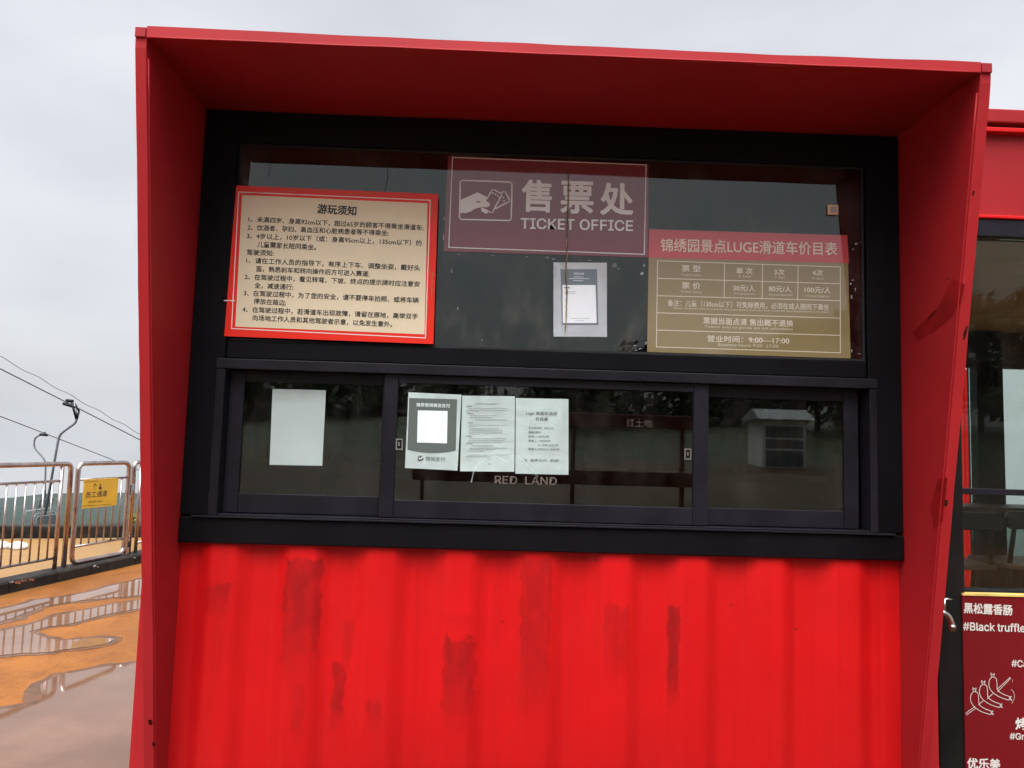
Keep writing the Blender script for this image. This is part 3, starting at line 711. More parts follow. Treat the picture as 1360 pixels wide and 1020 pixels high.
# remnants of tape and the stain that ran down the upper glass
S_g = Sheet(GY)
bm = B(); r = random.Random(12)
def flake(x, y, w, h):
    n = r.randint(4, 6); a0 = r.random()*6; pts = []
    for j in range(n):
        a = a0 + 2*math.pi*j/n; q = r.uniform(.35, 1.0); pts.append((x+math.cos(a)*w*q, y+math.sin(a)*h*q))
    S_g.quad(bm, pts, .0006 + r.random()*.0004)
for (x, y, w, h) in ((1137, 324, 3.5, 2.2), (1143, 322, 4, .6), (1133, 331, 2, 2.5), (1133, 372, 4, 1.0), (1130, 377, 2.5, 3), (1136, 384, 1.2, 5), (1131, 395, 1.6, 4), (1131, 466, 1.5, 4), (1141, 470, 4, 1), (1151, 468, 1.5, 1.3), (1157, 463, 1, 4), (1149, 474, 2, 1), (868, 245, .8, 3), (871, 242, .6, 1.5), (727, 342, 4, 2), (735, 344, 4, 1), (772, 346, 3, 1), (782, 346, 4, .8), (816, 352, 5, 4.5), (821, 357, 3, 2.5), (855, 352, 3, 4), (853, 363, 4, 3), (609, 338, 2, 1.4), (654, 339, 4, .6), (700, 341, 2, 1), (591, 240, .7, 6), (590, 290, .7, 5), (589, 315, .8, 8), (843, 459, 3, 1), (850, 463, 4, 1.2), (858, 455, 2, 3), (845, 465, 4, .8), (640, 452, 1.6, 1), (608, 410, 1, 3), (600, 360, .7, 4)): flake(x, y, w, h)
for _ in range(26): flake(r.uniform(330, 1140), r.choice((r.uniform(230, 455), r.uniform(455, 470))), r.uniform(.3, .7), r.uniform(.3, .8))
obj('tape_residue', bm, M['residue'], win)
bm = B()
def wig(pts, w, lift, mi):
    P = []
    for (a, b) in zip(pts, pts[1:]):
        for j in range(8):
            t = j/8; P.append((a[0]+(b[0]-a[0])*t + r.uniform(-.35, .35), a[1]+(b[1]-a[1])*t))
    L_, R_ = [], []
    for i, (x, y) in enumerate(P):
        q = w*(.5+.5*r.random())*min(1, .25 + 6*i/len(P)*(1-i/len(P))); L_.append(S_g.at(x-q/2, y, lift)); R_.append(S_g.at(x+q/2, y, lift))
    for i in range(len(P)-1): poly(bm, [L_[i], L_[i+1], R_[i+1], R_[i]], mi)
wig([(755.5, 228), (755, 262), (754, 290), (753.5, 318), (752, 350), (753, 385), (752, 420), (750, 445)], 2.6, .0085, 1)
wig([(755.5, 196), (755, 230), (754.5, 262), (754, 300), (753, 330), (751, 362), (753, 395), (752, 412)], 1.3, .0090, 0)
obj('run_stain', bm, [M['rust_line'], M['rust_halo'], M['ink']], win); bm = B()
wig([(516, 200), (513, 218), (515, 232), (510, 256)], .7, .0085, 2); obj('crack_line', bm, [M['rust_line'], M['rust_halo'], M['ink']], win); bm = B(); wig([(360, 205), (357, 222), (355, 236)], .6, .0085, 2)
obj('crack_line', bm, [M['rust_line'], M['rust_halo'], M['ink']], win)
# vinyl marks on the middle pane
S_m = Sheet(-.0035)
bm = B()
for a, b in zip([(626, 640), (629, 627), (636, 616), (647, 607), (655, 603)], [(629, 627), (636, 616), (647, 607), (655, 603), (664, 609)]): S_m.line(bm, [a, b], 1.6, lift=.003)
for pts in ([(664, 609), (672, 614), (679, 611), (686, 604), (694, 611), (704, 622), (714, 633)],): S_m.line(bm, pts, 1.4, lift=.003)
obj('mountain_emblem', bm, [M['decal'], M['decal_dim']], win); bm = B()
S_m.text(bm, 'RED  LAND', (657, 637), (739.5, 639), 10.5, .02, 1)
obj('window_lettering', bm, [M['decal'], M['decal_dim']], win); bm = B()
S_m.text(bm, '红土地', (832, 561), (866, 562.5), 10.5, .0, 1)
obj('window_lettering', bm, [M['decal'], M['decal_dim']], win)

# ---- interior fittings seen through the sliding panes
t = thing('service_counter', 'dim red counter inside the booth behind the sliding window', 'counter', (0, .8, .15))
a, b = fp(540, 612, .75), fp(930, 640, .75)
bm = B(); box(bm, -1.45, 1.45, .75, 1.15, a.z-.06, a.z-.02); obj('counter_top', bm, M['brown_in'], t, bevel=.006)
bm = B(); box(bm, -1.45, 1.45, .78, .82, .15, a.z-.061); obj('front_panel', bm, M['red_in'], t)
t = thing('wall_shelf', 'dark red shelf on the back wall inside the booth', 'shelf', (0, 1.9, 1.6))
zs_ = fp(800, 560, 1.9).z
bm = B(); box(bm, -1.1, 1.45, 1.9, 2.2, zs_-.05, zs_+.05); obj('board', bm, M['red_in'], t, bevel=.005)
bm = B()
for x in (-1, .2, 1.3): box(bm, x, x+.03, 2.0, 2.38, zs_-.2, zs_-.051)
obj('bracket', bm, M['black'], t)
bm = B(); box(bm, -XO+.05, XO-.05, 2.36, 2.39, .15, 2.84); obj('inner_lining', bm, M['wall_in'], booth)
c = fp(447, 660, .5)
t = thing('desk_chair', 'brown high backed chair behind the left window pane', 'chair', (c.x, .55, .15))
bm = B(); zt_ = fp(447, 601, .5).z; pts = []
for (dx, z) in ((-.10, .75), (-.105, 1.2), (-.10, zt_-.25), (-.075, zt_-.10), (-.035, zt_-.01), (0, zt_), (.045, zt_-.03), (.085, zt_-.13), (.12, zt_-.28), (.16, 1.2), (.15, .75)): pts.append((c.x+dx, .5, z))
prism(bm, pts, (0, .07, 0)); obj('backrest', bm, M['brown_in'], t, bevel=.02)
bm = B(); box(bm, c.x-.22, c.x+.24, .42, .88, .60, .68); obj('seat', bm, M['brown_in'], t, bevel=.02)
bm = B(); revolve(bm, [(.25, .15), (.25, .18), (.04, .22), (.03, .6)], (c.x, .65, 0)); obj('pedestal', bm, M['black'], t)

# ================================================================== SIGNS AND PAPERS
def sign_root(name, label, cat, sh, pts, group=None):
    cx = sum(p[0] for p in pts)/len(pts); by = max(p[1] for p in pts); p = sh.at(cx, by)
    return thing(name, label, cat, p, group)
# --- rules notice
sh = Sheet(YC-.004); q = [(314, 246.5), (582, 258), (575.5, 457), (298, 446.5)]
t = sign_root('rules_notice', 'red bordered cream notice with numbered black rules taped over the upper window', 'notice', sh, q)
bm = B(); sh.slab(bm, q, .002)
for pts in ([(296.5+0.9, 398.5), (312, 398.8), (312, 400), (297.2, 399.7)], ): sh.quad(bm, pts, .0026, 1)
for seg in ([(318, 257), (436, 252.5)], [(458, 258), (502, 255.5)], [(570, 360), (579, 366)], [(571, 380), (577, 385)], [(574, 362), (573, 398)]): sh.line(bm, seg, .45, lift=.0028, mi=2)
sh.line(bm, [(317, 255), (571.5, 266), (565, 448.8), (307.5, 433.7+2.5)], 1.1, True, .0025, 1)
obj('sheet', bm, [M['poster_red'], M['white_ink'], M['rust_halo']], t)
bm = B(); sh.quad(bm, [(321.5, 259), (572.2-4.5, 270), (563.7, 444), (312.5, 433.7)], .0026); obj('text_panel', bm, M['poster_cream'], t)
bm = B()
def NL(s, a, b, h=8.0, bold=.028): sh.text(bm, s, a, b, h, bold, lift=.0034)
NL('游玩须知', (421.5, 277), (473.5, 280.3), 13, .06)
NL('1、未满四岁、身高92cm以下，超过65岁的顾客不得乘坐滑道车;', (330, 291), (562.5, 302.5))
NL('2、饮酒者、孕妇、高血压和心脏病患者等不得乘坐;', (328.7, 302), (516, 309.8))
NL('3、4岁以上，10岁以下（或：身高95cm以上，135cm以下）的', (328, 313), (560, 323))
NL('儿童需家长陪同乘坐。', (341.7, 324.5), (420, 328.5))
NL('驾驶须知:', (327.5, 334.8), (363.7, 336.4))
NL('1、请在工作人员的指导下，有序上下车、调整坐姿，戴好头', (327, 345.7), (558, 356.0))
NL('盔，熟悉刹车和转向操作后方可进入赛道;', (340, 357), (490.7, 363.8))
NL('2、在驾驶过程中，看见转弯、下坡、终点的提示牌时应注意安', (325, 367.5), (557.5, 377.5))
NL('全，减速通行;', (338, 379), (389.5, 381.5))
NL('3、在驾驶过程中，为了您的安全，请不要停车拍照、或将车辆', (323.7, 389), (556, 399))
NL('停放在路边;', (337, 400), (380, 402.3))
NL('4、在驾驶过程中，若滑道车出现故障，请留在原地，高举双手', (322, 410.7), (555, 420.5))
NL('向场地工作人员和其他驾驶者示意，以免发生意外。', (335.5, 422), (521, 430.8))
obj('lettering', bm, M['ink'], t)
# --- ticket office sign
sh = Sheet(GY-.0005); q = [(595, 207.5), (861, 218.5), (861, 342.3), (589, 333.8)]
t = sign_root('ticket_office_sign', 'maroon ticket office sign with white characters and hand holding tickets', 'sign', sh, q)
bm = B(); sh.slab(bm, q, .002); obj('sheet', bm, M['tick_red'], t)
bm = B(); sh.line(bm, [(601, 209), (858, 219), (855.8, 337.8), (596, 328.5)], 1.1, True, .0025); obj('border', bm, M['tick_white'], t)
bm = B()
for s, x0, x1, y in (('售', 692.5, 733.3, 260), ('票', 744.3, 788.5, 262), ('处', 797, 841.5, 264.2)): sh.text(bm, s, (x0, y-.5), (x1, y+.9), 43.5, .055, lift=.0025)
sh.text(bm, 'TICKET OFFICE', (691.4, 296.6), (840.8, 299.8), 14.6, .028, lift=.0025)
obj('lettering', bm, M['tick_white'], t)
bm = B()
def c5(x, y): return (590+x/13.6, 230+y/13.6)
rr = []
for cx, cy, a0 in ((345, 185, 180), (1170, 215, 270), (1155, 800, 0), (330, 780, 90)):
    for j in range(6):
        a = math.radians(a0 + 90*j/5); rr.append(c5(cx+55*math.cos(a), cy+55*math.sin(a)))
sh.line(bm, rr, 1.7, True, .0025)
sh.quad(bm, [c5(*p) for p in [(295, 480), (360, 455), (600, 345), (680, 385), (765, 430), (738, 500), (775, 515), (805, 528), (825, 565), (800, 608), (760, 615), (700, 612), (640, 620), (560, 640), (480, 690), (400, 718), (290, 720)]], .0025)
sh.quad(bm, [c5(*p) for p in [(570, 522), (600, 503), (660, 512), (650, 530), (600, 533)]], .0029, 1)
sh.quad(bm, [c5(*p) for p in [(672, 618), (740, 640), (795, 680), (780, 722), (750, 735), (715, 705), (685, 705), (665, 670)]], .0025)
for pts in ([(745, 500), (880, 282), (1050, 385), (858, 722), (740, 655)], [(1020, 355), (1095, 322), (1190, 500), (935, 638)]):
    for a_, b_ in zip(pts, pts[1:]): sh.line(bm, [c5(*a_), c5(*b_)], 1.5, lift=.0026)
for x, y in ((882, 355), (925, 382), (965, 408), (1000, 435), (1066, 440), (1080, 500)): sh.quad(bm, [c5(x-14, y-10), c5(x+8, y-16), c5(x+16, y+10), c5(x-8, y+16)], .0026)
obj('pictogram', bm, [M['tick_white'], M['tick_red']], t)
# --- price board
q = [(862, 304.5), (1125, 312.6), (1129.5, 476.2), (859.3, 467.5)]
t = sign_root('price_board', 'tan price board with red heading band and pale table at right of window', 'sign', sh, q)
bm = B(); sh.slab(bm, q, .002); obj('sheet', bm, M['tan'], t)
bm = B(); sh.quad(bm, [(862, 304.5), (1125, 312.6), (1127.7, 349.4), (861.3, 342.2)], .0025); obj('heading_band', bm, M['band'], t)
bm = B(); W_ = .95
Lx = [(873.4, 346.3), (873, 369.6), (872.6, 392.7), (872.3, 415.4), (872, 438.3), (871.7, 460.7)]
Rx = [(1116, 354.6), (1116, 376.8), (1116, 399.4), (1116, 422.6), (1116, 445.5), (1116, 468.5)]
for a_, b_ in zip(Lx, Rx): sh.line(bm, [a_, b_], W_, lift=.0026)
sh.line(bm, [Lx[0], Lx[-1]], W_, lift=.0029); sh.line(bm, [Rx[0], Rx[-1]], W_, lift=.0029)
for x, ya_, yb_ in ((962.3, 349.5, 395.8), (1012.8, 351.3, 397.4), (1060, 352.8, 398.7)): sh.line(bm, [(x, ya_), (x-.6, yb_)], W_, lift=.0029)
obj('table_lines', bm, M['board_white'], t)
bm = B(); LT = dict(lift=.0031)
sh.text(bm, '锦绣园景点LUGE滑道车价目表', (877.5, 325.3), (1112, 330.6), 18, .022, **LT)
for s, c_, w, h in (('票 型', (918, 356.6), 25, 9), ('单 次', (988.7, 359.7), 22, 9), ('3次', (1035, 361.2), 14, 8.5), ('4次', (1086, 362.2), 14, 8.5), ('票 价', (918, 379.3), 25, 9), ('30元/人', (988.3, 382.6), 29, 8.5), ('80元/人', (1036, 383.6), 30, 8.5), ('100元/人', (1086, 385), 35, 8.5)): sh.ctext(bm, s, c_, w, h, .025, **LT)
for s, c_, w in (('Ticket type', (918, 365.4), 27), ('1 lap', (989, 367.2), 17), ('3 laps', (1035.5, 368.6), 14), ('4 laps', (1086, 370), 15), ('Ticket price', (918, 388), 28), ('30yuan/person', (988.5, 390.3), 28), ('80yuan/person', (1037, 391.8), 31), ('100yuan/person', (1086, 393.4), 33)): sh.ctext(bm, s, c_, w, 3.4, .0, **LT)
sh.text(bm, '备注：儿童（130cm以下）可免除费用，必须在成人陪同下乘坐', (886.8, 402.2), (1101, 408.2), 8.8, .02, **LT)
sh.text(bm, 'Note: Children below 130cm are exempted from the fee, must be accompanied by an adult', (895, 409.4), (1101, 414.8), 3.2, .0, **LT)
sh.text(bm, '票据当面点清 售出概不退换', (934, 425.7), (1053.5, 429.8), 9.2, .025, **LT)
sh.text(bm, 'Tickets sold no goods are not refundable', (936, 434), (1053, 437.6), 4.0, .0, **LT)
sh.text(bm, '营业时间：9:00—17:00', (939.3, 449.6), (1048.4, 452.6), 9.0, .025, **LT)
sh.text(bm, 'Business hours: 9:00-17:00', (953.7, 457.6), (1034, 460.0), 4.0, .0, **LT)
obj('lettering', bm, M['board_white'], t)
# --- papers
def paper(name, label, sh, q, mat):
    t = sign_root(name, label, 'paper', sh, q, 'papers stuck on the window panes')
    bm = B(); P = [sh.at(x, y) for x, y in q]; n = 8; g_ = []
    r = random.Random(int(q[0][0]))
    for j in range(n+1):
        row = []
        for i in range(n+1):
            u, v = i/n, j/n; p = P[0]*(1-u)*(1-v) + P[1]*u*(1-v) + P[2]*u*v + P[3]*(1-u)*v
            lift = .0006 + .0008*(noise.noise(Vector((u*2.3, v*2.3, q[0][0])))+1)
            row.append(bm.verts.new(p + sh.n*lift*.5))
        g_.append(row)
    for a_, b_ in zip(g_, g_[1:]):
        for i in range(n): bm.faces.new((a_[i], a_[i+1], b_[i+1], b_[i]))
    bmesh.ops.solidify(bm, geom=bm.faces[:], thickness=-.0003)
    obj('sheet', bm, mat, t); return t
shU = Sheet(GY-.0005); shM = Sheet(-.0030); shL = Sheet(.0355)
t = paper('paper_sheet', 'white sheet with grey printed card below the ticket office sign', shU, [(735, 348.5), (806, 349), (806, 447.5), (735, 447)], M['paper_up'])
def c6(x, y): return (725+x/8.87, 340+y/8.87)
bm = B(); shU.quad(bm, [c6(*p) for p in ((172, 155), (602, 155), (618, 808), (190, 808))], .0022); obj('printed_card', bm, M['card_blue'], t)
bm = B(); shU.quad(bm, [c6(*p) for p in ((195, 342), (585, 342), (598, 790), (200, 790))], .0026)
shU.text(bm, '扫码点单', c6(330, 208), c6(452, 210), 3.0, .02, lift=.0028)
for a_, b_ in (((330, 245), (440, 247)), ((275, 266), (505, 268)), ((325, 290), (440, 292))): shU.line(bm, [c6(*a_), c6(*b_)], .55, lift=.0027)
obj('white_card', bm, M['paper_up'], t)
bm = B(); shU.line(bm, [c6(222, 372), c6(275, 373)], 1.8, lift=.003)
for a_, b_ in (((235, 420), (355, 422)), ((225, 437), (345, 439)), ((290, 735), (520, 735)), ((350, 762), (450, 762))): shU.line(bm, [c6(*a_), c6(*b_)], .45, lift=.003)
obj('small_print', bm, M['pale_ink'], t)
paper('paper_sheet', 'blank white sheet stuck inside the left sliding pane', shL, [(362, 516.5), (433, 518.3), (428, 618.6), (358, 617.3)], M['paper'])
t = paper('payment_poster', 'white card with dark grey panel and empty square, leftmost in middle pane', shM, [(542.5, 521), (613, 524.3), (607.6, 625), (537.8, 621.5)], M['paper'])
def c7(x, y): return (530+x/8.5, 510+y/8.5)
bm = B(); shM.quad(bm, [c7(*p) for p in [(115, 158), (655, 172), (640, 750), (560, 765), (470, 775), (370, 777), (270, 772), (180, 760), (95, 742)]], .0022); obj('grey_panel', bm, M['card_grey'], t)
bm = B(); shM.quad(bm, [c7(*p) for p in [(212, 298), (548, 305), (540, 670), (203, 660)]], .0027)
shM.text(bm, '推荐使用微信支付', c7(195, 233), c7(575, 246), 5.2, .02, lift=.003); obj('white_square', bm, M['paper'], t)
bm = B(); shM.quad(bm, [c7(242+34*math.cos(a), 838+30*math.sin(a)) for a in [2*math.pi*j/20 for j in range(20)]], .0027)
shM.quad(bm, [c7(*p) for p in ((215, 858), (222, 872), (240, 864))], .0027)
shM.text(bm, '微信支付', c7(297, 840), c7(520, 849), 5.8, .0, lift=.0027)
for a_, b_ in (((226, 838), (238, 850)), ((238, 850), (264, 826))): shM.line(bm, [c7(*a_), c7(*b_)], 1.2, lift=.0032, mi=1)
obj('lettering', bm, [M['card_grey'], M['paper']], t)
t = paper('paper_sheet', 'white sheet of dense tiny print in the middle of the middle pane row', shM, [(614, 525.5), (684, 526.3), (683, 626.6), (611, 625.8)], M['paper'])
def c8(x, y): return (605+x/8.87, 515+y/8.87)
bm = B(); shM.text(bm, 'Luge滑道车活动说明须知', c8(220, 188), c8(485, 190), 2.1, .015, lift=.0027)
r = random.Random(5)
for y, x0, x1, w in ((215, 130, 188, 1.1), (243, 150, 615, .5), (268, 130, 610, .5), (285, 130, 155, .4), (303, 145, 205, 1), (328, 175, 495, .5), (350, 175, 430, .6), (378, 230, 610, .5), (412, 150, 200, 1), (440, 160, 610, .5), (457, 145, 245, .4), (482, 160, 505, .7), (506, 160, 550, .7), (530, 160, 550, .6), (546, 150, 275, .5), (568, 125, 190, 1), (598, 160, 600, .5), (620, 150, 575, .5), (642, 140, 550, .6), (659, 125, 195, 1), (682, 195, 450, .6), (710, 160, 610, .6), (725, 150, 470, .5), (745, 135, 330, .5), (792, 150, 610, .5), (810, 120, 390, .7), (840, 385, 405, .5), (898, 390, 412, 1)):
    x = x0
    while x < x1:
        l = min(r.uniform(12, 60), x1-x); shM.line(bm, [c8(x, y), c8(x+l, y)], w, lift=.0027); x += l + r.uniform(3, 10)
obj('small_print', bm, M['pale_ink'], t)
t = paper('paper_sheet', 'white sheet with a few dark lines, rightmost paper in the middle pane', shM, [(685, 528.6), (755, 530), (755, 630.6), (684.5, 629)], M['paper'])
def c9(x, y): return (680+x/8.87, 520+y/8.87)
bm = B()
for s, a_, b_, h, bo in (('Luge 滑道车活动', (167, 258), (530, 262), 5.2, .015), ('价目表', (277, 324), (425, 327), 5.0, .015), ('单次体验价  30元/次;', (192, 428), (490, 434), 2.9, .01), ('套餐优惠价:', (192, 478), (345, 480), 2.9, .01), ('套餐一: 80元3次;', (192, 528), (440, 530), 2.9, .01), ('套餐二: 100元4次;', (192, 578), (455, 580), 2.9, .01), ('6~10次 25元/次;', (310, 630), (550, 632), 2.9, .01), ('套餐三:10次以上, 20元/次.', (192, 675), (565, 682), 2.9, .01), ('注: 谢绝议价, 谢谢!', (135, 808), (555, 814), 4.2, .0)):
    shM.text(bm, s, c9(*a_), c9(*b_), h, bo, lift=.0027)
obj('lettering', bm, M['grey_ink'], t)
# little square sensor on the upper pane
c = fp(1106, 279, GY-.006)
t = thing('sensor_box', 'tiny square orange framed sensor stuck high on the right upper pane', 'sensor', (c.x, GY, c.z-.02))
bm = B(); w = .021; box(bm, c.x-w, c.x+w, GY-.012, GY-.001, c.z-w, c.z+w); obj('housing', bm, M['orange'], t, bevel=.002)
bm = B(); w = .013; box(bm, c.x-w, c.x+w, GY-.0145, GY-.0122, c.z-w, c.z+w); obj('lens', bm, M['lilac'], t, bevel=.001)

# ================================================================== CAFE CONTAINER AT THE RIGHT
M['wood'] = plain('cafe_wood', (.085, .052, .032), .45, var=.25, scale=12); M['ceiling'] = plain('tan_ceiling', (.78, .52, .19), .6, var=.12, scale=2)
M['header'] = plain('header_brown', (.060, .040, .042), .5); M['cafe_floor'] = plain('cafe_floor', (.05, .045, .04), .5)
M['menu_red'] = sheet('menu_red', (.125, .005, .008), .4, .15); M['yellow_trim'] = plain('yellow_trim', (.60, .42, .12), .4)
M['menu_white'] = sheet('menu_white', (.55, .52, .47), .5)
CX0, CX1 = 1.600, 7.4
cafe = thing('cafe_container', 'red cafe container with black corner post and glass front beside the booth', 'building', (4.5, 1.2, 0))
z = lambda y: fp(1340, y).z
bm = B(); box(bm, CX0-.03, CX1, .0, 2.44, z(163), z(144.5)); obj('roof_beam', bm, M['red_dull'], cafe, bevel=.006)
bm = B(); box(bm, CX0, CX1-.01, .045, 2.40, z(168), z(163)-.002); obj('roof_gap', bm, M['black'], cafe)
bm = B(); box(bm, CX0-.02, CX1, .004, 2.43, z(174.5), z(168)-.002); obj('roof_lip', bm, M['red'], cafe, bevel=.003)
bm = B(); box(bm, CX0, CX1, .035, .075, z(284), z(174.5)-.002); obj('fascia', bm, M['red_dull'], cafe)  # darker red puts the shade of the recess into its colour
bm = B(); box(bm, CX0, CX1, .012, .085, z(289), z(284)-.002); obj('fascia_lip', bm, M['red'], cafe, bevel=.003)
bm = B(); box(bm, CX0+.002, CX1, .020, .09, z(313), z(289)-.002); obj('head_rail', bm, M['frame'], cafe, bevel=.004)
bm = B(); box(bm, 1.556, fp(1281, 720).x, .001, .12, .0, z(284)-.004); obj('corner_post', bm, M['black'], cafe, bevel=.006)
bm = B(); box(bm, CX0+.07, CX1, .05, .058, 1.02, z(313)-.001); obj('front_pane', bm, M['glass_cafe'], cafe)
bm = B(); zz = fp(1340, 654, .04).z; box(bm, CX0+.075, CX1, .034, .068, zz-.012, zz+.012); box(bm, CX0+.075, CX1, .03, .09, .96, 1.019); obj('mullion', bm, M['frame'], cafe, bevel=.002)
bm = B(); box(bm, CX0+.07, CX1, .03, .06, .05, .958); obj('lower_panel', bm, M['red_dull'], cafe)
bm = B(); box(bm, CX0, CX1, .10, 2.40, .08, .15); obj('floor', bm, M['cafe_floor'], cafe)
zc = z(313)+.01
bm = B(); box(bm, CX0, CX1, .10, 2.40, zc, zc+.03); obj('ceiling', bm, M['ceiling'], cafe)
bm = B(); box(bm, CX0, CX0+.05, .13, 2.40, .151, zc-.001); box(bm, CX1-.05, CX1, .10, 2.40, .151, zc-.001); obj('side_wall', bm, M['red_dull'], cafe)
YB = 2.36
xr = fp(1292, 600, YB).x; xc = fp(1327, 600, YB).x; zh0 = fp(1345, 490, YB).z; zlow = fp(1340, 752, YB).z
bm = B(); box(bm, CX0+.051, xr, YB+.02, YB+.026, .151, zh0+.001); obj('rear_pane', bm, M['glass_cafe'], cafe)
a = fp(1268, 490, 5.2); b = fp(1292.5, 490, 5.2)
bm = B(); box(bm, a.x, b.x, 5.2, 5.26, .0, a.z)
for i in range(5): box(bm, a.x+(b.x-a.x)*(i+.3)/5, a.x+(b.x-a.x)*(i+.7)/5, 5.185, 5.1995, .05, a.z-.03)
tag(obj('wall_panel', bm, M['red'], bevel=.004), 'narrow red ribbed wall panel seen through the cafe glass left of the black column', 'wall')
bm = B(); box(bm, CX0+.051, CX1-.051, YB+.001, YB+.05, zh0 + .002, zc-.001); obj('rear_header', bm, M['header'], cafe)
bm = B(); box(bm, xr+.001, xc, YB-.06, YB+.05, .151, zc-.002); obj('rear_column', bm, M['black'], cafe)
bm = B(); box(bm, xc+.001, CX1-.051, YB, YB+.05, .151, zlow); obj('rear_sill', bm, M['black'], cafe)
bm = B(); box(bm, xc+.001, CX1-.051, YB+.02, YB+.026, zlow+.001, zh0+.001); obj('rear_pane', bm, M['glass_cafe'], cafe)
# bar counter and stools inside
Yb = 1.75
za = fp(1320, 674, Yb).z
t = thing('bar_counter', 'long brown wooden bar top inside the glass fronted cafe', 'counter', (3.6, Yb+.2, .15))
bm = B(); box(bm, CX0+.2, 5.8, Yb, Yb+.42, za-.035, za); obj('bar_top', bm, M['wood'], t, bevel=.005)
for x in (2.0, 3.75, 5.6):
    bm = B(); box(bm, x, x+.06, Yb+.18, Yb+.24, .15, za-.036); obj('leg', bm, M['black'], t)
stools = []
def stool(px, label, first):
    Y0 = 1.25; c = fp(px, 690, Y0); z0, z1 = fp(px, 704, Y0).z, fp(px, 680, Y0).z; zs = fp(px, 745, Y0+.2).z
    t = thing('bar_stool', label, 'stool', (c.x, Y0+.2, .15), 'black bar stools in the cafe')
    bm = B(); w = .21; pts = rounded([(c.x-w, Y0, z0), (c.x-w, Y0, z1), (c.x+w, Y0, z1), (c.x+w, Y0, z0)], .06, 6, True); prism(bm, pts, (0, .025, 0)); obj('backrest', bm, M['black_plastic'], t, bevel=.005)
    bm = B()
    for s in (-.15, .15): tube(bm, [(c.x+s, Y0+.02, z0+.02), (c.x+s*1.05, Y0+.06, zs)], .013, 8)
    obj('back_support', bm, M['black'], t)
    bm = B(); pts = rounded([(c.x-.2, Y0+.03, zs), (c.x+.2, Y0+.03, zs), (c.x+.2, Y0+.42, zs), (c.x-.2, Y0+.42, zs)], .07, 5, True); prism(bm, pts, (0, 0, -.03)); obj('seat', bm, M['wood'], t, bevel=.006)
    for sx in (-1, 1):
        for sy in (0, 1):
            bm = B(); tube(bm, [(c.x+sx*.15, Y0+.07+sy*.31, zs-.03), (c.x+sx*.21, Y0+.01+sy*.43, .15)], .014, 8); obj('leg', bm, M['black'], t)
    bm = B(); zf = .42; a = .18
    tube(bm, [(c.x-a, Y0+.04, zf), (c.x+a, Y0+.04, zf), (c.x+a, Y0+.41, zf), (c.x-a, Y0+.41, zf)], .010, 8, closed=True); obj('foot_ring', bm, M['black'], t)
stool(1287, 'black bar stool with rounded back nearest the black corner post', True)
stool(1385, 'black bar stool partly cut off by the right picture edge', False)
# menu board
sh = Sheet(-.006); 
xL, xR = fp(1278, 800, -.006).x, 3.6; zt_ = fp(1300, 788.5, -.006).z
t = thing('menu_board', 'dark red menu board with white lettering and sausage skewer drawing', 'sign', ((xL+xR)/2, -.006, .06))
bm = B(); box(bm, xL, xR, -.006, .026, .06, zt_-.008); obj('panel', bm, M['menu_red'], t)
bm = B(); box(bm, xL, xR, -.010, .027, zt_-.0075, zt_); obj('trim', bm, M['yellow_trim'], t)
bm = B(); LT = dict(lift=.0012)
sh.text(bm, '黑松露香肠', (1280, 807.3), (1344.5, 810.5), 14.5, .05, **LT)
sh.text(bm, '#Black truffle', (1279, 831.6), (1361.5, 834.2), 11.5, .03, **LT)
sh.text(bm, '#Ca', (1343.3, 881), (1364.5, 881.8), 9.5, .03, **LT)
sh.text(bm, '烤', (1348.5, 961), (1365, 961.5), 16.5, .05, **LT)
sh.text(bm, '#Gr', (1341, 977.6), (1360.5, 978.3), 9, .03, **LT)
sh.text(bm, '优乐美', (1284.5, 1013.5), (1328.5, 1015), 14.5, .05, **LT)
obj('lettering', bm, M['menu_white'], t)
bm = B()
def c10(x, y): return (1230+x/4.246, 780+y/4.246)
def curve(pts, w=.75):
    P = []
    n = len(pts)
    for i in range(n-1):
        p0, p1, p2, p3 = pts[max(i-1, 0)], pts[i], pts[i+1], pts[min(i+2, n-1)]
        for j in range(6):
            u = j/6; P.append(tuple(.5*((2*p1[a]) + (-p0[a]+p2[a])*u + (2*p0[a]-5*p1[a]+4*p2[a]-p3[a])*u*u + (-p0[a]+3*p1[a]-3*p2[a]+p3[a])*u**3) for a in (0, 1)))
    P.append(pts[-1])
    sh.line(bm, [c10(*p) for p in P], w, lift=.0012)
for ox, oy in ((0, 0), (50, -40), (103, -82)):
    curve([(270+ox, 587+oy), (254+ox, 605+oy), (252+ox, 640+oy), (270+ox, 672+oy), (310+ox, 700+oy), (362+ox, 718+oy)])
    curve([(362+ox, 718+oy), (368+ox, 700+oy), (330+ox, 684+oy), (300+ox, 660+oy), (296+ox, 620+oy), (290+ox, 595+oy), (270+ox, 587+oy)])
    curve([(266+ox, 585+oy), (262+ox, 566+oy), (273+ox, 575+oy), (282+ox, 568+oy), (278+ox, 587+oy)])
    curve([(365+ox, 712+oy), (380+ox, 718+oy), (372+ox, 706+oy), (378+ox, 697+oy), (366+ox, 702+oy)])
for a_, b_ in (((224, 710), (275, 672)), ((228, 719), (280, 682)), ((296, 662), (322, 640)), ((345, 628), (376, 600)), ((400, 575), (470, 512)), ((404, 588), (474, 516)), ((470, 508), (476, 514))): sh.line(bm, [c10(*a_), c10(*b_)], .7, lift=.0014)
curve([(480, 575), (495, 595), (497, 625), (482, 655)], .45); curve([(488, 520), (486, 535)], .4)
obj('skewer_drawing', bm, M['menu_white'], t)
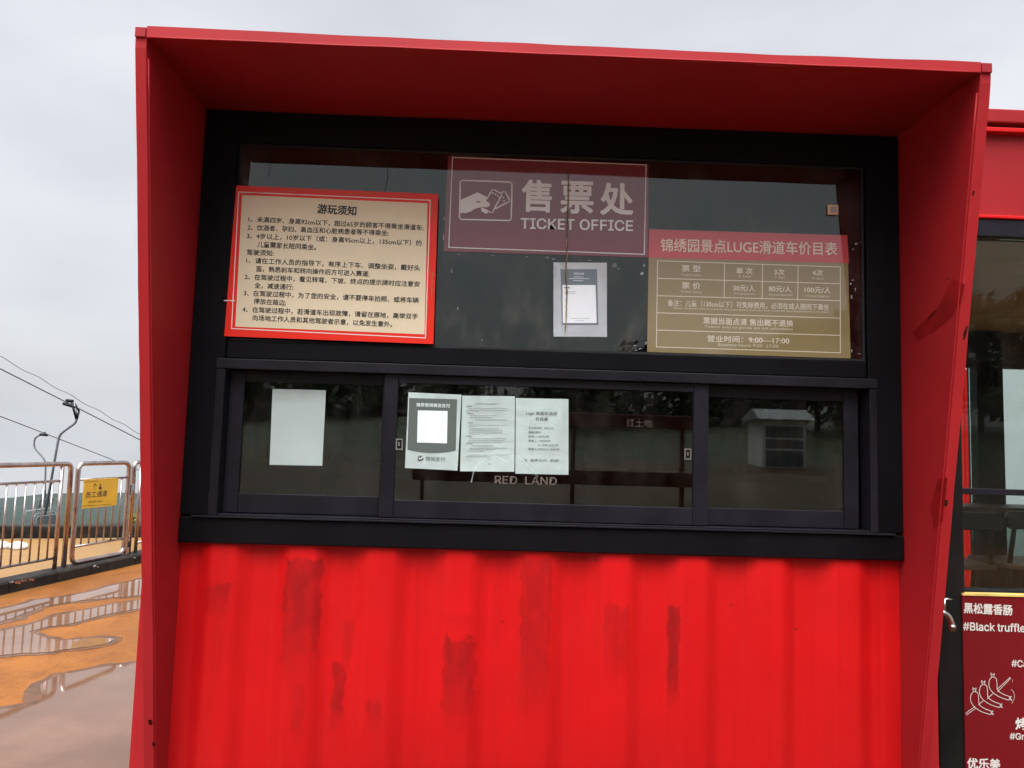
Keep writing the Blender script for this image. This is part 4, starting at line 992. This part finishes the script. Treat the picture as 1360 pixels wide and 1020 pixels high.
# tap and pipe in the gap
c = fp(1262, 822, -.10)
t = thing('water_tap', 'chrome water tap sticking out from behind the booth fin', 'tap', (fp(1262, 822, 0).x, 0, c.z))
P = lambda x, y: fp(x, y, -.08)
bm = B(); tube(bm, rounded([P(1250, 812)+Vector((0, .076, 0)), P(1251, 813), P(1258, 816), P(1264, 826), P(1264.5, 838)], .02), .0105, 10); obj('spout', bm, M['steel'], t)
bm = B(); tube(bm, [P(1264.5, 829.5), P(1264.6, 835)], .0135, 12); obj('nozzle', bm, M['steel'], t)
bm = B(); tube(bm, [P(1253, 795.5), P(1264, 796)], .004, 8); tube(bm, [P(1254.5, 795.5), P(1254, 813)], .005, 8); obj('handle', bm, M['steel'], t)
M['pvc'] = plain('beige_pipe', (.42, .30, .20), .5)
a = fp(1233, 1010, -.03)
bm = B(); tube(bm, [(1.474, -.035, .02), (1.474, -.035, .55), (1.474, -.02, .60)], .016, 12); tag(obj('drain_pipe', bm, M['pvc'], smooth=True), 'thin beige pipe standing in the gap right of the red booth', 'pipe')

# ================================================================== WHAT THE PANES REFLECT, BEHIND THE CAMERA
M['hut_white'] = plain('hut_white', (.8, .8, .78), .6); M['hut_roof'] = plain('hut_roof', (.26, .27, .29), .5); M['hut_glass'] = plain('hut_glass', (.10, .12, .14), .15)
hp = mirrored(1043, 622, 24); k_ = (27/1000)
gz = .0 if hp.y > -14 else 1.07
t = thing('guard_hut', 'small white guard hut with grey windows mirrored in the right pane', 'hut', (hp.x, hp.y, gz))
bm = B(); hw = .80; box(bm, hp.x-hw, hp.x+hw, hp.y-1.6, hp.y, gz-.2, gz+1.75); obj('walls', bm, M['hut_white'], t, bevel=.02)
bm = B(); prism(bm, [(hp.x-hw-.22, hp.y+.3, gz+1.75), (hp.x-hw-.2, hp.y-.6, gz+2.15), (hp.x-hw-.22, hp.y-1.9, gz+1.75)], (2*hw+.44, 0, 0)); obj('roof', bm, M['hut_roof'], t)
bm = B()
for z0, z1 in ((.05, .62), (.70, 1.02), (1.10, 1.5)): box(bm, hp.x-hw+.12, hp.x+hw-.12, hp.y+.002, hp.y+.02, gz+z0, gz+z1)
obj('window', bm, M['hut_glass'], t)
M['frame_red'] = plain('dull_red_timber', (.15, .045, .030), .6, spec=.2)
t = thing('barrier', 'dull red timber barrier mirrored in the middle sliding pane', 'barrier', (mirrored(740, 640, 7).x, -7, 0))
q0, q1 = mirrored(548, 618, 7), mirrored(922, 648, 7); q2, q3 = mirrored(756, 548, 7), mirrored(918, 571, 7)
bm = B(); box(bm, q0.x, q1.x, -7.06, -7, q1.z, q0.z); obj('beam', bm, M['frame_red'], t, bevel=.01)
bm = B(); box(bm, q2.x, q3.x, -7.06, -7, q3.z, q2.z); obj('beam', bm, M['frame_red'], t, bevel=.01)
for x in (q0.x+.1, q2.x+.05, q3.x-.12):
    bm = B(); box(bm, x, x+.05, -7.16, -7.062, .0, q0.z-.02 if x < q2.x else q2.z); obj('post', bm, M['frame_red'], t, bevel=.01)
def tree(label, x, y, zb, h, w, seed):
    r = random.Random(seed)
    t = thing('broadleaf_tree', label, 'tree', (x, y, zb), 'trees behind the photographer')
    bm = B(); tube(bm, [(x, y, zb-.3), (x+.1, y, zb+h*.4), (x-.1, y+.1, zb+h*.8)], [.2, .14, .04], 8)
    for j in range(6):
        a = r.random()*6.28; tube(bm, [(x, y, zb+h*(.25+.08*j)), (x+math.cos(a)*w*.6, y+math.sin(a)*w*.6, zb+h*(.45+.08*j))], [.07, .02], 6)
    obj('trunk', bm, M['bark'], t)
    bm = B()
    for j in range(26):
        a = r.random()*6.28; q = r.random()**.5; zz = r.uniform(.12, 1)
        leaves(bm, Vector((x+math.cos(a)*w*q*(1.15-zz*.6), y+math.sin(a)*w*q, zb+h*zz)), w*.42, 130, .28, r, sq=(1, 1, .7))
    obj('crown', bm, M['leaf'], t)
lab = {0: 'green broadleaf tree on the bank behind the photographer'}
for i, (px, py) in enumerate(((330, 500), (470, 500), (620, 498), (760, 500), (870, 464), (980, 470), (1085, 436), (1180, 405), (1300, 395), (1400, 370), (210, 500), (90, 500))):
    D_ = 40 + (i % 3)*3; p = mirrored(px, py, D_); zb = 2.8
    tree(lab[0], p.x, p.y, zb, max(2.5, p.z-zb-.4), 3.6, 20+i)

# ================================================================== AIR
k = N('haze_air'); v = k.n('ShaderNodeVolumePrincipled'); v.inputs['Color'].default_value = (.82, .86, .92, 1); v.inputs['Density'].default_value = .00016; v.inputs['Anisotropy'].default_value = .0
k.l(v.outputs[0], k.out.inputs['Volume'])
bm = B(); box(bm, -760, 760, -130, 600, -150, 16)
hz_ = obj('haze', bm, k.m); hz_['kind'] = 'stuff'
